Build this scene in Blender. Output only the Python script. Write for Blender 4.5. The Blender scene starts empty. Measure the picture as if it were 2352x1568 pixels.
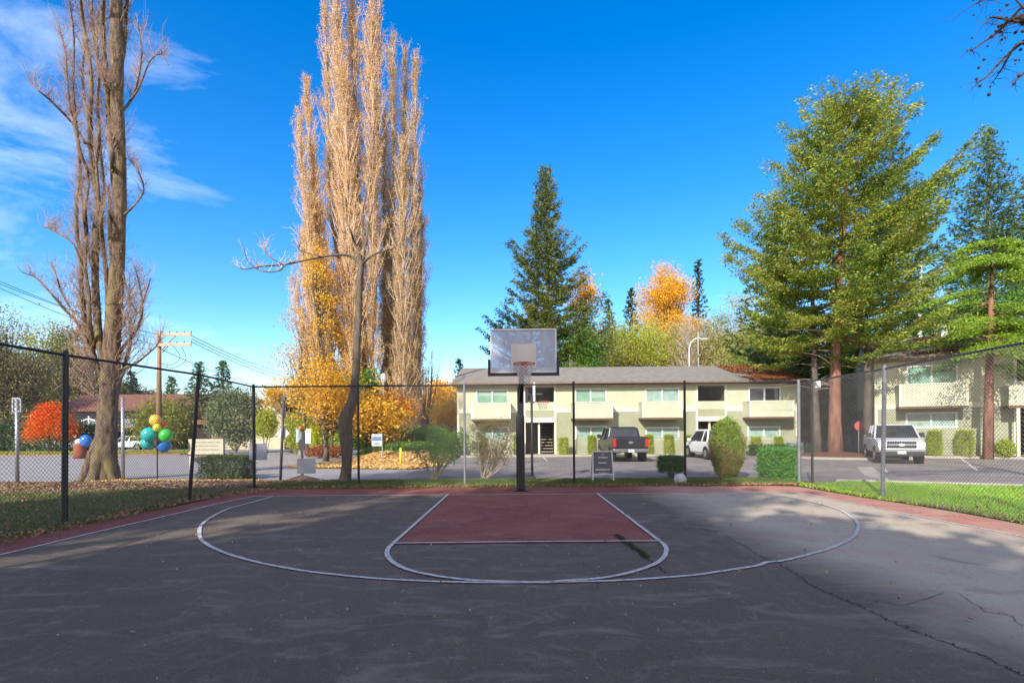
import bpy, math, random
import numpy as np
from mathutils import Matrix, Vector
R = math.radians
random.seed(7); RNG = np.random.default_rng(7)
scene = bpy.context.scene
COL = scene.collection

# ------------------------------------------------------------------ camera
F = 1228.0; CX = 1176.0; CY = 992.5; CH = 1.56
roll, yaw = 0.0075, 0.0097
right = Vector((math.cos(roll), 0, -math.sin(roll))); up = Vector((math.sin(roll), 0, math.cos(roll))); fwd = Vector((0, 1, 0))
rz = Matrix.Rotation(yaw, 3, 'Z')
right, up, fwd = rz @ right, rz @ up, rz @ fwd
cam = bpy.data.cameras.new("camera"); co = bpy.data.objects.new("camera", cam); COL.objects.link(co)
cam.sensor_width = 36; cam.lens = 36 * F / 2352; cam.shift_y = (CY - 784) / 2352
cam.clip_start = 0.05; cam.clip_end = 3000
mw = Matrix((( right.x, up.x, -fwd.x, 0), (right.y, up.y, -fwd.y, 0), (right.z, up.z, -fwd.z, CH), (0, 0, 0, 1)))
co.matrix_world = mw
scene.camera = co
# ------------------------------------------------------------------ world
SUN_AZ, SUN_EL = R(27), R(31)      # light travels toward +Y, turned to +X
w = bpy.data.worlds.new("World"); scene.world = w; w.use_nodes = True
nt = w.node_tree; nt.nodes.clear(); N = nt.nodes.new; L = nt.links.new
sky = N('ShaderNodeTexSky'); sky.sky_type = 'NISHITA'; sky.sun_disc = False
sky.sun_elevation = SUN_EL; sky.sun_rotation = math.pi + SUN_AZ
sky.air_density = 1.0; sky.dust_density = 0.3; sky.ozone_density = 2.2
hs = N('ShaderNodeHueSaturation'); hs.inputs['Hue'].default_value = .508; hs.inputs['Saturation'].default_value = 1.46; hs.inputs['Value'].default_value = 1.2
L(sky.outputs[0], hs.inputs['Color'])
tc = N('ShaderNodeTexCoord')
mp = N('ShaderNodeMapping'); mp.inputs['Scale'].default_value = (1.5, 2.2, 5.0); mp.inputs['Rotation'].default_value = (0.3, 0.5, 0.2)
L(tc.outputs['Generated'], mp.inputs[0])
n1 = N('ShaderNodeTexNoise'); n1.inputs['Scale'].default_value = 1.7; n1.inputs['Detail'].default_value = 9; n1.inputs['Roughness'].default_value = .62; n1.inputs['Distortion'].default_value = .35
L(mp.outputs[0], n1.inputs['Vector'])
sx = N('ShaderNodeSeparateXYZ'); L(tc.outputs['Generated'], sx.inputs[0])
mr = N('ShaderNodeMapRange'); mr.inputs[1].default_value = -.12; mr.inputs[2].default_value = -.62; mr.inputs[3].default_value = -.12; mr.inputs[4].default_value = .13
L(sx.outputs['X'], mr.inputs[0])
ad = N('ShaderNodeMath'); ad.operation = 'ADD'; L(n1.outputs[0], ad.inputs[0]); L(mr.outputs[0], ad.inputs[1])
cr = N('ShaderNodeMapRange'); cr.inputs[1].default_value = .60; cr.inputs[2].default_value = 1.0; cr.inputs[3].default_value = 0; cr.inputs[4].default_value = .8
L(ad.outputs[0], cr.inputs[0])
mx = N('ShaderNodeMix'); mx.data_type = 'RGBA'; mx.inputs[7].default_value = (5.2, 6.0, 7.4, 1)
L(cr.outputs[0], mx.inputs[0]); L(hs.outputs[0], mx.inputs[6])
# bright cloud added unseen behind the camera to fill shade; facing sky stays clear
n2 = N('ShaderNodeTexNoise'); n2.inputs['Scale'].default_value = 2.2; n2.inputs['Detail'].default_value = 6; L(tc.outputs['Generated'], n2.inputs['Vector'])
b1 = N('ShaderNodeMapRange'); b1.inputs[1].default_value = .12; b1.inputs[2].default_value = -.45; b1.inputs[3].default_value = -.3; b1.inputs[4].default_value = .75; L(sx.outputs['Y'], b1.inputs[0])
b2 = N('ShaderNodeMath'); b2.operation = 'ADD'; b2.use_clamp = True; L(n2.outputs[0], b2.inputs[0]); L(b1.outputs[0], b2.inputs[1])
b3 = N('ShaderNodeMapRange'); b3.inputs[1].default_value = .45; b3.inputs[2].default_value = .95; b3.inputs[4].default_value = .5; L(b2.outputs[0], b3.inputs[0])
mx2 = N('ShaderNodeMix'); mx2.data_type = 'RGBA'; mx2.inputs[7].default_value = (9.4, 7.5, 5.7, 1); L(b3.outputs[0], mx2.inputs[0]); L(mx.outputs[2], mx2.inputs[6])
bg = N('ShaderNodeBackground'); bg.inputs['Strength'].default_value = 0.145; L(mx2.outputs[2], bg.inputs[0])
wo = N('ShaderNodeOutputWorld'); L(bg.outputs[0], wo.inputs[0])
# ------------------------------------------------------------------ sun
sl = bpy.data.lights.new("sun", 'SUN'); sl.energy = 4.2; sl.angle = R(0.6); sl.color = (1, .94, .84)
so = bpy.data.objects.new("sun", sl); COL.objects.link(so)
d = Vector((math.sin(SUN_AZ) * math.cos(SUN_EL), math.cos(SUN_AZ) * math.cos(SUN_EL), -math.sin(SUN_EL)))
so.rotation_euler = d.to_track_quat('-Z', 'Y').to_euler(); so.location = (-20, -30, 30)
scene.view_settings.view_transform = 'Standard'; scene.view_settings.look = 'None'
scene.view_settings.exposure = 0.76; scene.view_settings.gamma = 1

# ------------------------------------------------------------------ pixel helpers (2352 px wide reading of the photo -> metres)
def ray(u, v): return right * ((u - CX) / F) + up * (-(v - CY) / F) + fwd
def G(u, v, z=0.0):
    r = ray(u, v); t = (z - CH) / r.z; return (r.x * t, r.y * t)
def P(u, v, Y):
    r = ray(u, v); t = Y / r.y; return (r.x * t, Y, CH + r.z * t)
def PX(u, Y, v=980): return P(u, v, Y)[0]
def Z(x0, y0, s, x, y): return ((x0 + x / s) * .98, (y0 + y / s) * .98)   # enlarged crop -> reading coordinates

# ------------------------------------------------------------------ materials
MATS = {}
def mat(name, c1, c2=None, scale=6.0, rough=.7, bump=0.0, metal=0.0, detail=5, bscale=None, spec=.4, coord='Object', stretch=(1, 1, 1), c3=None, s3=.8):
    if name in MATS: return MATS[name]
    m = bpy.data.materials.new(name); m.use_nodes = True; t = m.node_tree; b = t.nodes['Principled BSDF']
    b.inputs['Roughness'].default_value = rough; b.inputs['Metallic'].default_value = metal; b.inputs['Specular IOR Level'].default_value = spec
    if c2 is None and not bump:
        b.inputs['Base Color'].default_value = (*c1, 1)
    else:
        tcn = t.nodes.new('ShaderNodeTexCoord'); mpn = t.nodes.new('ShaderNodeMapping'); mpn.inputs['Scale'].default_value = stretch
        t.links.new(tcn.outputs[coord], mpn.inputs[0])
        no = t.nodes.new('ShaderNodeTexNoise'); no.inputs['Scale'].default_value = scale; no.inputs['Detail'].default_value = detail; no.inputs['Roughness'].default_value = .6
        t.links.new(mpn.outputs[0], no.inputs['Vector'])
        ra = t.nodes.new('ShaderNodeMapRange'); ra.inputs[1].default_value = .33; ra.inputs[2].default_value = .67
        t.links.new(no.outputs[0], ra.inputs[0])
        mi = t.nodes.new('ShaderNodeMix'); mi.data_type = 'RGBA'; mi.inputs[6].default_value = (*c1, 1); mi.inputs[7].default_value = (*(c2 or c1), 1)
        t.links.new(ra.outputs[0], mi.inputs[0]); out = mi.outputs[2]
        if c3:
            n3 = t.nodes.new('ShaderNodeTexNoise'); n3.inputs['Scale'].default_value = s3; n3.inputs['Detail'].default_value = 6; n3.inputs['Distortion'].default_value = .6
            t.links.new(mpn.outputs[0], n3.inputs['Vector'])
            r3 = t.nodes.new('ShaderNodeMapRange'); r3.inputs[1].default_value = .5; r3.inputs[2].default_value = .68; r3.inputs[4].default_value = .8
            t.links.new(n3.outputs[0], r3.inputs[0])
            m3 = t.nodes.new('ShaderNodeMix'); m3.data_type = 'RGBA'; m3.inputs[7].default_value = (*c3, 1)
            t.links.new(r3.outputs[0], m3.inputs[0]); t.links.new(out, m3.inputs[6]); out = m3.outputs[2]
        t.links.new(out, b.inputs['Base Color'])
        if bump:
            nb = t.nodes.new('ShaderNodeTexNoise'); nb.inputs['Scale'].default_value = bscale or scale * 3; nb.inputs['Detail'].default_value = 4
            t.links.new(mpn.outputs[0], nb.inputs['Vector'])
            bu = t.nodes.new('ShaderNodeBump'); bu.inputs['Strength'].default_value = min(1, bump); bu.inputs['Distance'].default_value = .03
            t.links.new(nb.outputs[0], bu.inputs['Height']); t.links.new(bu.outputs[0], b.inputs['Normal'])
    MATS[name] = m; return m
def leafmat(name, cols, trans=.3, rough=.6, nscale=.35):
    if name in MATS: return MATS[name]
    m = bpy.data.materials.new(name); m.use_nodes = True; t = m.node_tree; b = t.nodes['Principled BSDF']
    b.inputs['Roughness'].default_value = rough; b.inputs['Specular IOR Level'].default_value = .25
    g = t.nodes.new('ShaderNodeNewGeometry'); tcn = t.nodes.new('ShaderNodeTexCoord')
    no = t.nodes.new('ShaderNodeTexNoise'); no.inputs['Scale'].default_value = nscale; no.inputs['Detail'].default_value = 3
    t.links.new(tcn.outputs['Object'], no.inputs['Vector'])
    a = t.nodes.new('ShaderNodeMath'); a.operation = 'MULTIPLY'; a.inputs[1].default_value = .5; t.links.new(g.outputs['Random Per Island'], a.inputs[0])
    r2 = t.nodes.new('ShaderNodeMapRange'); r2.inputs[1].default_value = .32; r2.inputs[2].default_value = .68; r2.inputs[4].default_value = .5
    t.links.new(no.outputs[0], r2.inputs[0])
    s = t.nodes.new('ShaderNodeMath'); s.operation = 'ADD'; t.links.new(a.outputs[0], s.inputs[0]); t.links.new(r2.outputs[0], s.inputs[1])
    c = t.nodes.new('ShaderNodeValToRGB'); e = c.color_ramp.elements
    e[0].color = (*cols[0], 1); e[1].color = (*cols[-1], 1)
    for i, k in enumerate(cols[1:-1]):
        q = e.new((i + 1) / (len(cols) - 1)); q.color = (*k, 1)
    t.links.new(s.outputs[0], c.inputs[0]); t.links.new(c.outputs[0], b.inputs['Base Color'])
    tr = t.nodes.new('ShaderNodeBsdfTranslucent'); t.links.new(c.outputs[0], tr.inputs[0])
    ms = t.nodes.new('ShaderNodeMixShader'); ms.inputs[0].default_value = trans
    t.links.new(b.outputs[0], ms.inputs[1]); t.links.new(tr.outputs[0], ms.inputs[2]); t.links.new(ms.outputs[0], t.nodes['Material Output'].inputs[0])
    MATS[name] = m; return m

black = mat('black_paint', (.012, .012, .014), (.03, .028, .03), 20, .45)
fence_m = mat('fence_steel', (.05, .05, .055), (.12, .12, .13), 9, .5, metal=.3)
galv = mat('galvanised', (.32, .34, .37), (.45, .47, .5), 12, .45, metal=.6)
white = mat('white_paint', (.78, .78, .76), (.68, .68, .66), 9, .5)
creamtrim = mat('cream_trim', (.74, .72, .58), (.66, .64, .5), 4, .7)
wall_up = mat('cream_siding', (.55, .545, .375), (.46, .455, .32), .9, .8, bump=.2, bscale=30)
wall_low = mat('olive_siding', (.34, .35, .235), (.29, .30, .20), 1.2, .8, bump=.2, bscale=30)
balc_m = mat('balcony_siding', (.53, .54, .40), (.44, .45, .335), 1.3, .8, bump=.2, bscale=30)
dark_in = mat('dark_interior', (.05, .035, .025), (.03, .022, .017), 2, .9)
shingle = mat('roof_shingle', (.13, .12, .105), (.20, .185, .16), 3, .9, bump=.6, bscale=14, stretch=(1, 1, 4), c3=(.25, .11, .05), s3=.13)
shingle_g = mat('roof_shingle_grey', (.17, .155, .135), (.24, .22, .19), 2.5, .9, bump=.6, bscale=14)
tile_m = mat('roof_tile', (.28, .12, .075), (.19, .09, .06), 3, .85, bump=.6, bscale=8)
glass_g = mat('green_window', (.14, .30, .20), (.24, .42, .31), 2.2, .15, spec=.5)
glass_b = mat('pale_window', (.34, .48, .42), (.18, .30, .26), 2.6, .15, spec=.5)
glass_d = mat('dark_window', (.02, .025, .03), (.04, .045, .05), 2, .06, spec=.7)
bark_p = mat('poplar_bark', (.225, .16, .11), (.055, .036, .025), 11, .95, bump=1, bscale=26, stretch=(1, 1, .3), c3=(.22, .19, .06), s3=3.2)
bark_g = mat('grey_bark', (.17, .135, .105), (.08, .062, .048), 9, .95, bump=1, bscale=22, stretch=(1, 1, .3))
bark_r = mat('redwood_bark', (.34, .17, .11), (.13, .06, .04), 5, .95, bump=1, bscale=16, stretch=(1, 1, .2))
bark_w = mat('pale_bark', (.42, .36, .28), (.26, .21, .16), 6, .9, bump=.6)
wood_pole = mat('weathered_pole', (.34, .20, .11), (.22, .13, .075), 5, .9, bump=.5, stretch=(1, 1, .2))
twig_m = mat('twig', (.36, .24, .17), (.26, .17, .13), 2, .9)
twig_pink = mat('pink_twig', (.60, .43, .29), (.48, .34, .23), .8, .9)

# ------------------------------------------------------------------ mesh building
def tag(o, label=None, cat=None, group=None, kind=None):
    if label: o['label'] = label
    if cat: o['category'] = cat
    if group: o['group'] = group
    if kind: o['kind'] = kind
    return o
def thing(name, loc, label, cat, group=None, rz=0.0):
    o = bpy.data.objects.new(name, None); o.empty_display_size = .2; COL.objects.link(o); o.location = loc; o.rotation_euler = (0, 0, rz)
    return tag(o, label, cat, group)
class MB:
    def __init__(s): s.v = []; s.q = []; s.p = []; s.n = 0
    def arr(s, V, Q):
        V = np.asarray(V, dtype=np.float64).reshape(-1, 3); Q = np.asarray(Q, dtype=np.int64)
        s.v.append(V); s.q.append(Q + s.n); s.n += len(V); return s
    def poly(s, V, polys):
        b = s.n; s.v.append(np.asarray(V, dtype=np.float64).reshape(-1, 3)); s.n += len(V)
        s.p += [[i + b for i in f] for f in polys]; return s
    def box(s, x0, x1, y0, y1, z0, z1):
        V = [(x0, y0, z0), (x1, y0, z0), (x1, y1, z0), (x0, y1, z0), (x0, y0, z1), (x1, y0, z1), (x1, y1, z1), (x0, y1, z1)]
        return s.arr(V, [(0, 3, 2, 1), (4, 5, 6, 7), (0, 1, 5, 4), (1, 2, 6, 5), (2, 3, 7, 6), (3, 0, 4, 7)])
    def bar(s, a, b, w, h=None):
        h = h or w; a = Vector(a); b = Vector(b); d = (b - a).normalized()
        x = d.cross(Vector((0, 0, 1)));
        if x.length < 1e-3: x = Vector((1, 0, 0))
        x.normalize(); y = d.cross(x).normalized(); V = []
        for p in (a, b):
            for i, j in ((-1, -1), (1, -1), (1, 1), (-1, 1)): V.append(tuple(p + x * w / 2 * i + y * h / 2 * j))
        return s.arr(V, [(3, 2, 1, 0), (4, 5, 6, 7), (0, 1, 5, 4), (1, 2, 6, 5), (2, 3, 7, 6), (3, 0, 4, 7)])
    def tube(s, pts, rad, k=6, cap=True, lump=0.0):
        pts = np.asarray(pts, dtype=float); n = len(pts); rad = np.full(n, rad, float) if np.isscalar(rad) else np.asarray(rad, float)
        t = np.gradient(pts, axis=0); t /= (np.linalg.norm(t, axis=1, keepdims=True) + 1e-9)
        ref = np.array([0, 0, 1.]) if abs(t[:, 2]).mean() < .8 else np.array([1., 0, 0])
        x = np.cross(t, ref); x /= (np.linalg.norm(x, axis=1, keepdims=True) + 1e-9); y = np.cross(t, x)
        a = np.linspace(0, 2 * np.pi, k, endpoint=False)
        rk = np.repeat(rad[:, None], k, 1)
        if lump: ii = np.arange(n)[:, None]; rk = rk * (1 + lump * (np.sin(a[None] * 3 + ii * .23 + 1) * .5 + np.sin(a[None] * 5 - ii * .61) * .3 + np.sin(a[None] * 8 + ii * .35) * .35 + RNG.normal(size=(1, k)) * .45))
        V = pts[:, None, :] + rk[:, :, None] * (np.cos(a)[None, :, None] * x[:, None, :] + np.sin(a)[None, :, None] * y[:, None, :])
        i = np.arange(n - 1)[:, None] * k; j = np.arange(k)[None, :]; j2 = (j + 1) % k
        Q = np.stack([i + j, i + j2, i + k + j2, i + k + j], -1).reshape(-1, 4)
        b = s.n; s.arr(V, Q)
        if cap: s.p += [[b + m for m in range(k)][::-1], [b + (n - 1) * k + m for m in range(k)]]
        return s
    def lathe(s, c, prof, k=16, sx=1, sy=1):
        c = np.array(c, float); a = np.linspace(0, 2 * np.pi, k, endpoint=False); V = []
        for r, z in prof: V += [(c[0] + r * sx * math.cos(t), c[1] + r * sy * math.sin(t), c[2] + z) for t in a]
        n = len(prof); Q = [(i * k + j, i * k + (j + 1) % k, (i + 1) * k + (j + 1) % k, (i + 1) * k + j) for i in range(n - 1) for j in range(k)]
        b = s.n; s.arr(V, Q); s.p += [[b + m for m in range(k)][::-1], [b + (n - 1) * k + m for m in range(k)]]; return s
    def ellipsoid(s, c, r, k=14, n=9):
        prof = [(max(.001, math.sin(math.pi * i / n)), -math.cos(math.pi * i / n)) for i in range(n + 1)]
        a = np.linspace(0, 2 * np.pi, k, endpoint=False)
        V = [(c[0] + r[0] * p * math.cos(t), c[1] + r[1] * p * math.sin(t), c[2] + r[2] * z) for p, z in prof for t in a]
        Q = [(i * k + j, i * k + (j + 1) % k, (i + 1) * k + (j + 1) % k, (i + 1) * k + j) for i in range(n) for j in range(k)]
        return s.arr(V, Q)
    def build(s, name, m, parent=None, off=None, smooth=False, local=False):
        me = bpy.data.meshes.new(name)
        V = np.concatenate(s.v) if s.v else np.zeros((0, 3))
        if off is None: off = (0, 0, 0)
        o = bpy.data.objects.new(name, me); COL.objects.link(o)
        if parent is not None:
            o.parent = parent
            if not local:
                q = parent; off = Vector((0, 0, 0))
                while q is not None: off = off + q.location; q = q.parent
        elif off is not None: o.location = off
        V = V - np.array(tuple(off)) if not local else V
        Q = np.concatenate(s.q).reshape(-1, 4) if s.q else np.zeros((0, 4), int)
        nq = len(Q); tot = nq * 4 + sum(len(p) for p in s.p); npoly = nq + len(s.p)
        me.vertices.add(len(V)); me.vertices.foreach_set('co', V.astype(np.float32).ravel())
        me.loops.add(tot); lp = np.concatenate([Q.ravel()] + [np.array(p) for p in s.p]).astype(np.int32) if tot else np.zeros(0, np.int32)
        me.loops.foreach_set('vertex_index', lp)
        me.polygons.add(npoly); sizes = np.array([4] * nq + [len(p) for p in s.p], np.int32)
        st = np.zeros(npoly, np.int32); st[1:] = np.cumsum(sizes)[:-1]
        me.polygons.foreach_set('loop_start', st); me.polygons.foreach_set('loop_total', sizes)
        me.polygons.foreach_set('use_smooth', np.full(npoly, bool(smooth)))
        me.update(calc_edges=True); me.validate()
        if m is not None: me.materials.append(m)
        return o
def bevel(o, wd=.02, seg=2):
    b = o.modifiers.new('bevel', 'BEVEL'); b.width = wd; b.segments = seg; b.limit_method = 'ANGLE'; return o
def sheet(name, pts, z, m, kind='structure', sub=None):
    mb = MB(); mb.poly([(x, y, z) for x, y in pts], [list(range(len(pts)))])
    return tag(mb.build(name, m), kind=kind)
def ribbon(mb, pts, wd, z, closed=False):
    P_ = np.array(pts, float)
    if np.isscalar(wd) and len(P_) > 12: wd = wd * (1 + np.random.default_rng(len(P_)).normal(size=len(P_)) * .05); P_ = P_ + np.random.default_rng(9).normal(size=P_.shape) * .0022
    t = np.gradient(P_, axis=0); t /= np.linalg.norm(t, axis=1, keepdims=True) + 1e-9
    n = np.stack([-t[:, 1], t[:, 0]], 1); wv = np.full(len(P_), wd) if np.isscalar(wd) else np.asarray(wd)
    A = P_ + n * wv[:, None] / 2; B = P_ - n * wv[:, None] / 2
    V = np.concatenate([np.c_[A, np.full(len(A), z)], np.c_[B, np.full(len(B), z)]]); k = len(P_)
    mb.arr(V, [(k + i, k + i + 1, i + 1, i) for i in range(k - 1)]); return mb
def smooth_path(pts, n=8):
    P_ = np.array(pts, float); out = []
    Q = np.vstack([2 * P_[0] - P_[1], P_, 2 * P_[-1] - P_[-2]])
    for i in range(1, len(Q) - 2):
        for s in np.linspace(0, 1, n, endpoint=False):
            a, b, c, d = Q[i - 1], Q[i], Q[i + 1], Q[i + 2]
            out.append(.5 * ((2 * b) + (c - a) * s + (2 * a - 5 * b + 4 * c - d) * s ** 2 + (-a + 3 * b - 3 * c + d) * s ** 3))
    out.append(P_[-1]); return np.array(out)

# leaf-sized faces, vectorised ------------------------------------------------
def unit(v): return v / (np.linalg.norm(v, axis=-1, keepdims=True) + 1e-9)
def add_leaves(mb, C, size, aspect=.6, along=None, jit=.5, rng=RNG, flat=0.0):
    C = np.asarray(C, float); n = len(C)
    if n == 0: return
    a = unit(rng.normal(size=(n, 3)))
    if along is not None: a = unit(along + a * jit)
    r = rng.normal(size=(n, 3)); r[:, 2] *= (1 - flat); b = unit(np.cross(a, unit(r + 1e-6))) if not flat else unit(np.cross(np.array([[0, 0, 1.]]) + r * (1 - flat) * .6, a))
    s = (size * rng.uniform(.6, 1.35, n))[:, None]
    V = np.stack([C - a * s / 2, C + b * s * aspect / 2, C + a * s / 2, C - b * s * aspect / 2], 1).reshape(-1, 3)
    mb.arr(V, np.arange(4 * n).reshape(-1, 4))

def in_ellipsoid(n, rng, lo=.35):
    d = unit(rng.normal(size=(n, 3))); r = rng.uniform(lo ** 3, 1, n) ** (1 / 3); return d * r[:, None]

def broad_tree(name, base, H, rad, label, leaf, bark, seed=0, ncl=260, per=45, ls=.22, tr=.22, z0=.25, cl=.55, cat='tree', group=None, squash=1.0, lean=(0, 0), bare=.0, sky_top=None):
    rng = np.random.default_rng(seed + 100); t = thing(name, base, label, cat, group)
    B = np.array(base, float); cz = H * (1 + z0) / 2; rz_ = H * (1 - z0) / 2 * squash
    top = B + np.array([lean[0], lean[1], H * .82])
    path = np.array([B + (top - B) * s + np.array([math.sin(s * 5 + seed), math.cos(s * 4 + seed), 0]) * H * .015 for s in np.linspace(0, 1, 9)])
    tb = MB(); rr = tr * np.linspace(1, .22, 9); rr[0] *= 1.35; tb.tube(path, rr, 9)
    # sub-crowns make the outline uneven
    nl = 17 + int(6 * max(0, rz_ / rad - 1)); lr = rng.uniform(.26, .52, nl) * min(rad, rz_ * 1.1); dm = np.maximum(np.array([rad, rad, rz_])[None] - lr[:, None], .15); uu = in_ellipsoid(nl, rng, .6); uu[0] = (0, 0, 1); L_ = uu * dm + B + np.array([lean[0] * .7, lean[1] * .7, cz])
    k = rng.integers(0, nl, ncl); Cn = L_[k] + in_ellipsoid(ncl, rng, .3) * lr[k][:, None]
    Cn[:, 2] = np.maximum(Cn[:, 2], B[2] + H * z0 * .6)
    for c in Cn[rng.permutation(ncl)[:min(ncl, 90)]]:
        zf = np.clip((c[2] - B[2]) / H - rng.uniform(.12, .3), .12, .8); s0 = B + (top - B) * (zf / .82)
        mid = (s0 + c) / 2 + np.array([0, 0, -.06 * H * rng.uniform(0, 1)]) + rng.normal(size=3) * .15
        tb.tube(smooth_path([s0, mid, c], 3), np.linspace(tr * .26, tr * .05, 7), 5, cap=False)
    tw = MB()
    tb.build('trunk', bark, t, smooth=True)
    fb = MB(); n = int(ncl * per); kk = rng.integers(0, ncl, n); C = Cn[kk] + rng.normal(size=(n, 3)) * np.array([cl, cl, cl * .7])
    add_leaves(fb, C, ls, .7, rng=rng)
    fb.build('crown', leaf, t)
    return t

def conifer(name, base, H, rad, label, leaf, bark, seed=0, z0=.12, nb=120, ns=.16, tr=.3, e_top=.9, e_bot=-.15, per=9, cat='tree', group=None, wid=.3, gap=0.0, power=.85, tipup=.25, dens=1.0, prof=None, lean=0.0, spray=.42):
    rng = np.random.default_rng(seed + 500); t = thing(name, base, label, cat, group); B = np.array(base, float)
    tb = MB(); hs_ = np.linspace(0, 1, 12); tp = np.stack([B[0] + lean * hs_ ** 1.5 + np.sin(hs_ * 6 + seed) * H * .004, B[1] + 0 * hs_, B[2] + H * hs_], 1)
    rr = tr * (1 - hs_ * .96); rr[0] *= 1.3; tb.tube(tp, rr, 10); fb = MB()
    PC = []; PA = []
    for i in range(nb):
        s = (i + rng.uniform(0, 1)) / nb; s = s ** .92; zz = z0 + (1 - z0) * s
        a = i * 2.39996 + rng.uniform(-.5, .5)
        Lb = rad * (prof(s) if prof else (1 - s) ** power) * rng.uniform(.62, 1.12) + .25
        if gap and rng.uniform() < gap: Lb *= .45
        el = e_bot + (e_top - e_bot) * s + rng.uniform(-.12, .12)
        p0 = np.array([B[0] + lean * zz ** 1.5, B[1], B[2] + H * zz]); dh = np.array([math.cos(a), math.sin(a), 0])
        ss = np.linspace(0, 1, 7); 
        pts = p0 + dh * (Lb * math.cos(el) * ss)[:, None] + np.array([0, 0, 1.]) * (Lb * (math.sin(el) * ss + tipup * (ss ** 2.2) - .10 * np.sin(ss * 3.1)))[:, None]
        tb.tube(pts, np.linspace(max(.02, tr * .16 * (1 - s * .7)), .008, 7), 4, cap=False)
        m = max(6, int(Lb * per)); st = rng.uniform(.12, 1, m) ** .8; pp = np.stack([np.interp(st, ss, pts[:, j]) for j in range(3)], 1)
        side = np.where(rng.uniform(size=m) < .5, -1, 1); sv = np.cross(dh, [0, 0, 1.]); tl = Lb * spray * (1.08 - st) * rng.uniform(.5, 1.1, m) + wid
        tdir = unit(dh[None] * .75 + sv[None] * side[:, None] * rng.uniform(.4, 1.0, m)[:, None] + np.array([0, 0, 1.]) * rng.uniform(-.28, .18, m)[:, None])
        k = np.maximum(3, (tl / ns * 1.35 * dens).astype(int)); idx = np.repeat(np.arange(m), k); fr = rng.uniform(0, 1, len(idx))
        C = pp[idx] + tdir[idx] * (tl[idx] * fr)[:, None] + rng.normal(size=(len(idx), 3)) * np.array([.5, .5, .42]) * wid * .36
        PC.append(C); PA.append(tdir[idx])
    C = np.concatenate(PC); A = np.concatenate(PA)
    n = int(H * (1 - z0) * 30 * dens); hz = z0 + (1 - z0) * rng.uniform(.3, 1, n); cc = np.stack([B[0] + lean * hz ** 1.5, B[1] + 0 * hz, B[2] + H * hz], 1) + rng.normal(size=(n, 3)) * np.array([.16, .16, .3]) * (1.25 - hz)[:, None] * 2
    C = np.concatenate([C, cc]); A = np.concatenate([A, np.tile([0, 0, 1.], (n, 1))])
    add_leaves(fb, C, ns * 1.5, .42, along=A, jit=.6, rng=rng)
    tb.build('trunk', bark, t, smooth=True); fb.build('crown', leaf, t)
    return t

def shrub(name, c, r, label, leaf, seed=0, n=5000, ls=.07, shape='round', cat='shrub', group=None, bark=None, stems=None, base=None, solid=None, fuzz=.05):
    """c = ground centre, r = (rx, ry, height, z of underside)"""
    rng = np.random.default_rng(seed + 900); bark = bark or bark_g
    t = thing(name, c, label, cat, group); B = np.array(c, float); rx, ry, H, zb = r
    fb = MB(); hz = (H - zb) / 2
    if shape == 'box':
        u = rng.uniform(-1, 1, (n, 3)); f = rng.integers(0, 3, n); sg = np.sign(rng.normal(size=n)); e = rng.uniform(size=n) < .85
        for ax in range(3): u[(f == ax) & e, ax] = sg[(f == ax) & e] * rng.uniform(.9, 1.0, ((f == ax) & e).sum())
    elif shape == 'drum':
        a = rng.uniform(0, 6.283, n); rr = np.sqrt(rng.uniform(.55, 1, n)); z = rng.uniform(-1, 1, n); z = np.where(rng.uniform(size=n) < .22, rng.uniform(.88, 1, n), z); rr = np.where(z > .87, np.sqrt(rng.uniform(0, 1, n)), rr)
        rr = rr * (1 - .12 * np.abs(z) ** 4); u = np.stack([rr * np.cos(a), rr * np.sin(a), z], 1)
    elif shape == 'cone':
        a = rng.uniform(0, 6.283, n); z = rng.uniform(-1, 1, n); pr = np.interp(z, [-1, -.75, -.3, .3, .75, .93, 1], [.3, .62, .93, 1, .74, .42, .12]); rr = np.sqrt(rng.uniform(.6, 1, n)) * pr
        u = np.stack([rr * np.cos(a), rr * np.sin(a), z], 1)
    elif shape == 'dome':
        a = rng.uniform(0, 6.283, n); z = rng.uniform(-1, 1, n) ; h01 = (z + 1) / 2; rr = np.sqrt(np.maximum(0, 1 - h01 ** 1.6)) * np.sqrt(rng.uniform(.35, 1, n)); u = np.stack([rr * np.cos(a), rr * np.sin(a), z], 1)
    else:
        u = in_ellipsoid(n, rng, .72)
    lump = 1 + .10 * np.sin(u[:, 0] * 5 + seed) * np.cos(u[:, 1] * 4 + u[:, 2] * 5) + .06 * np.sin(u[:, 0] * 11 + u[:, 2] * 9 + seed * 2) + np.where(rng.uniform(size=n) < .04, .12, 0)
    C = B + np.array([0, 0, zb + hz]) + u * lump[:, None] * np.array([rx, ry, hz]) + rng.normal(size=(n, 3)) * fuzz
    C[:, 2] = np.maximum(C[:, 2], B[2] + .02)
    add_leaves(fb, C, ls, .65, rng=rng)
    tb = MB()
    ns_ = stems or 5
    for i in range(ns_):
        a = i * 2.4 + seed; e = B + np.array([math.cos(a) * rx * .5, math.sin(a) * ry * .5, zb + hz * rng.uniform(.8, 1.5)])
        m_ = (B + e) / 2 + np.array([math.cos(a), math.sin(a), 0]) * rx * .1
        tb.tube(smooth_path([B + np.array([math.cos(a), math.sin(a), 0]) * .05, m_, e], 4), np.linspace(.028, .008, 9), 5, cap=False)
    tb.build('stem', bark, t, smooth=True); fb.build('foliage', leaf, t)
    return t

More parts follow.
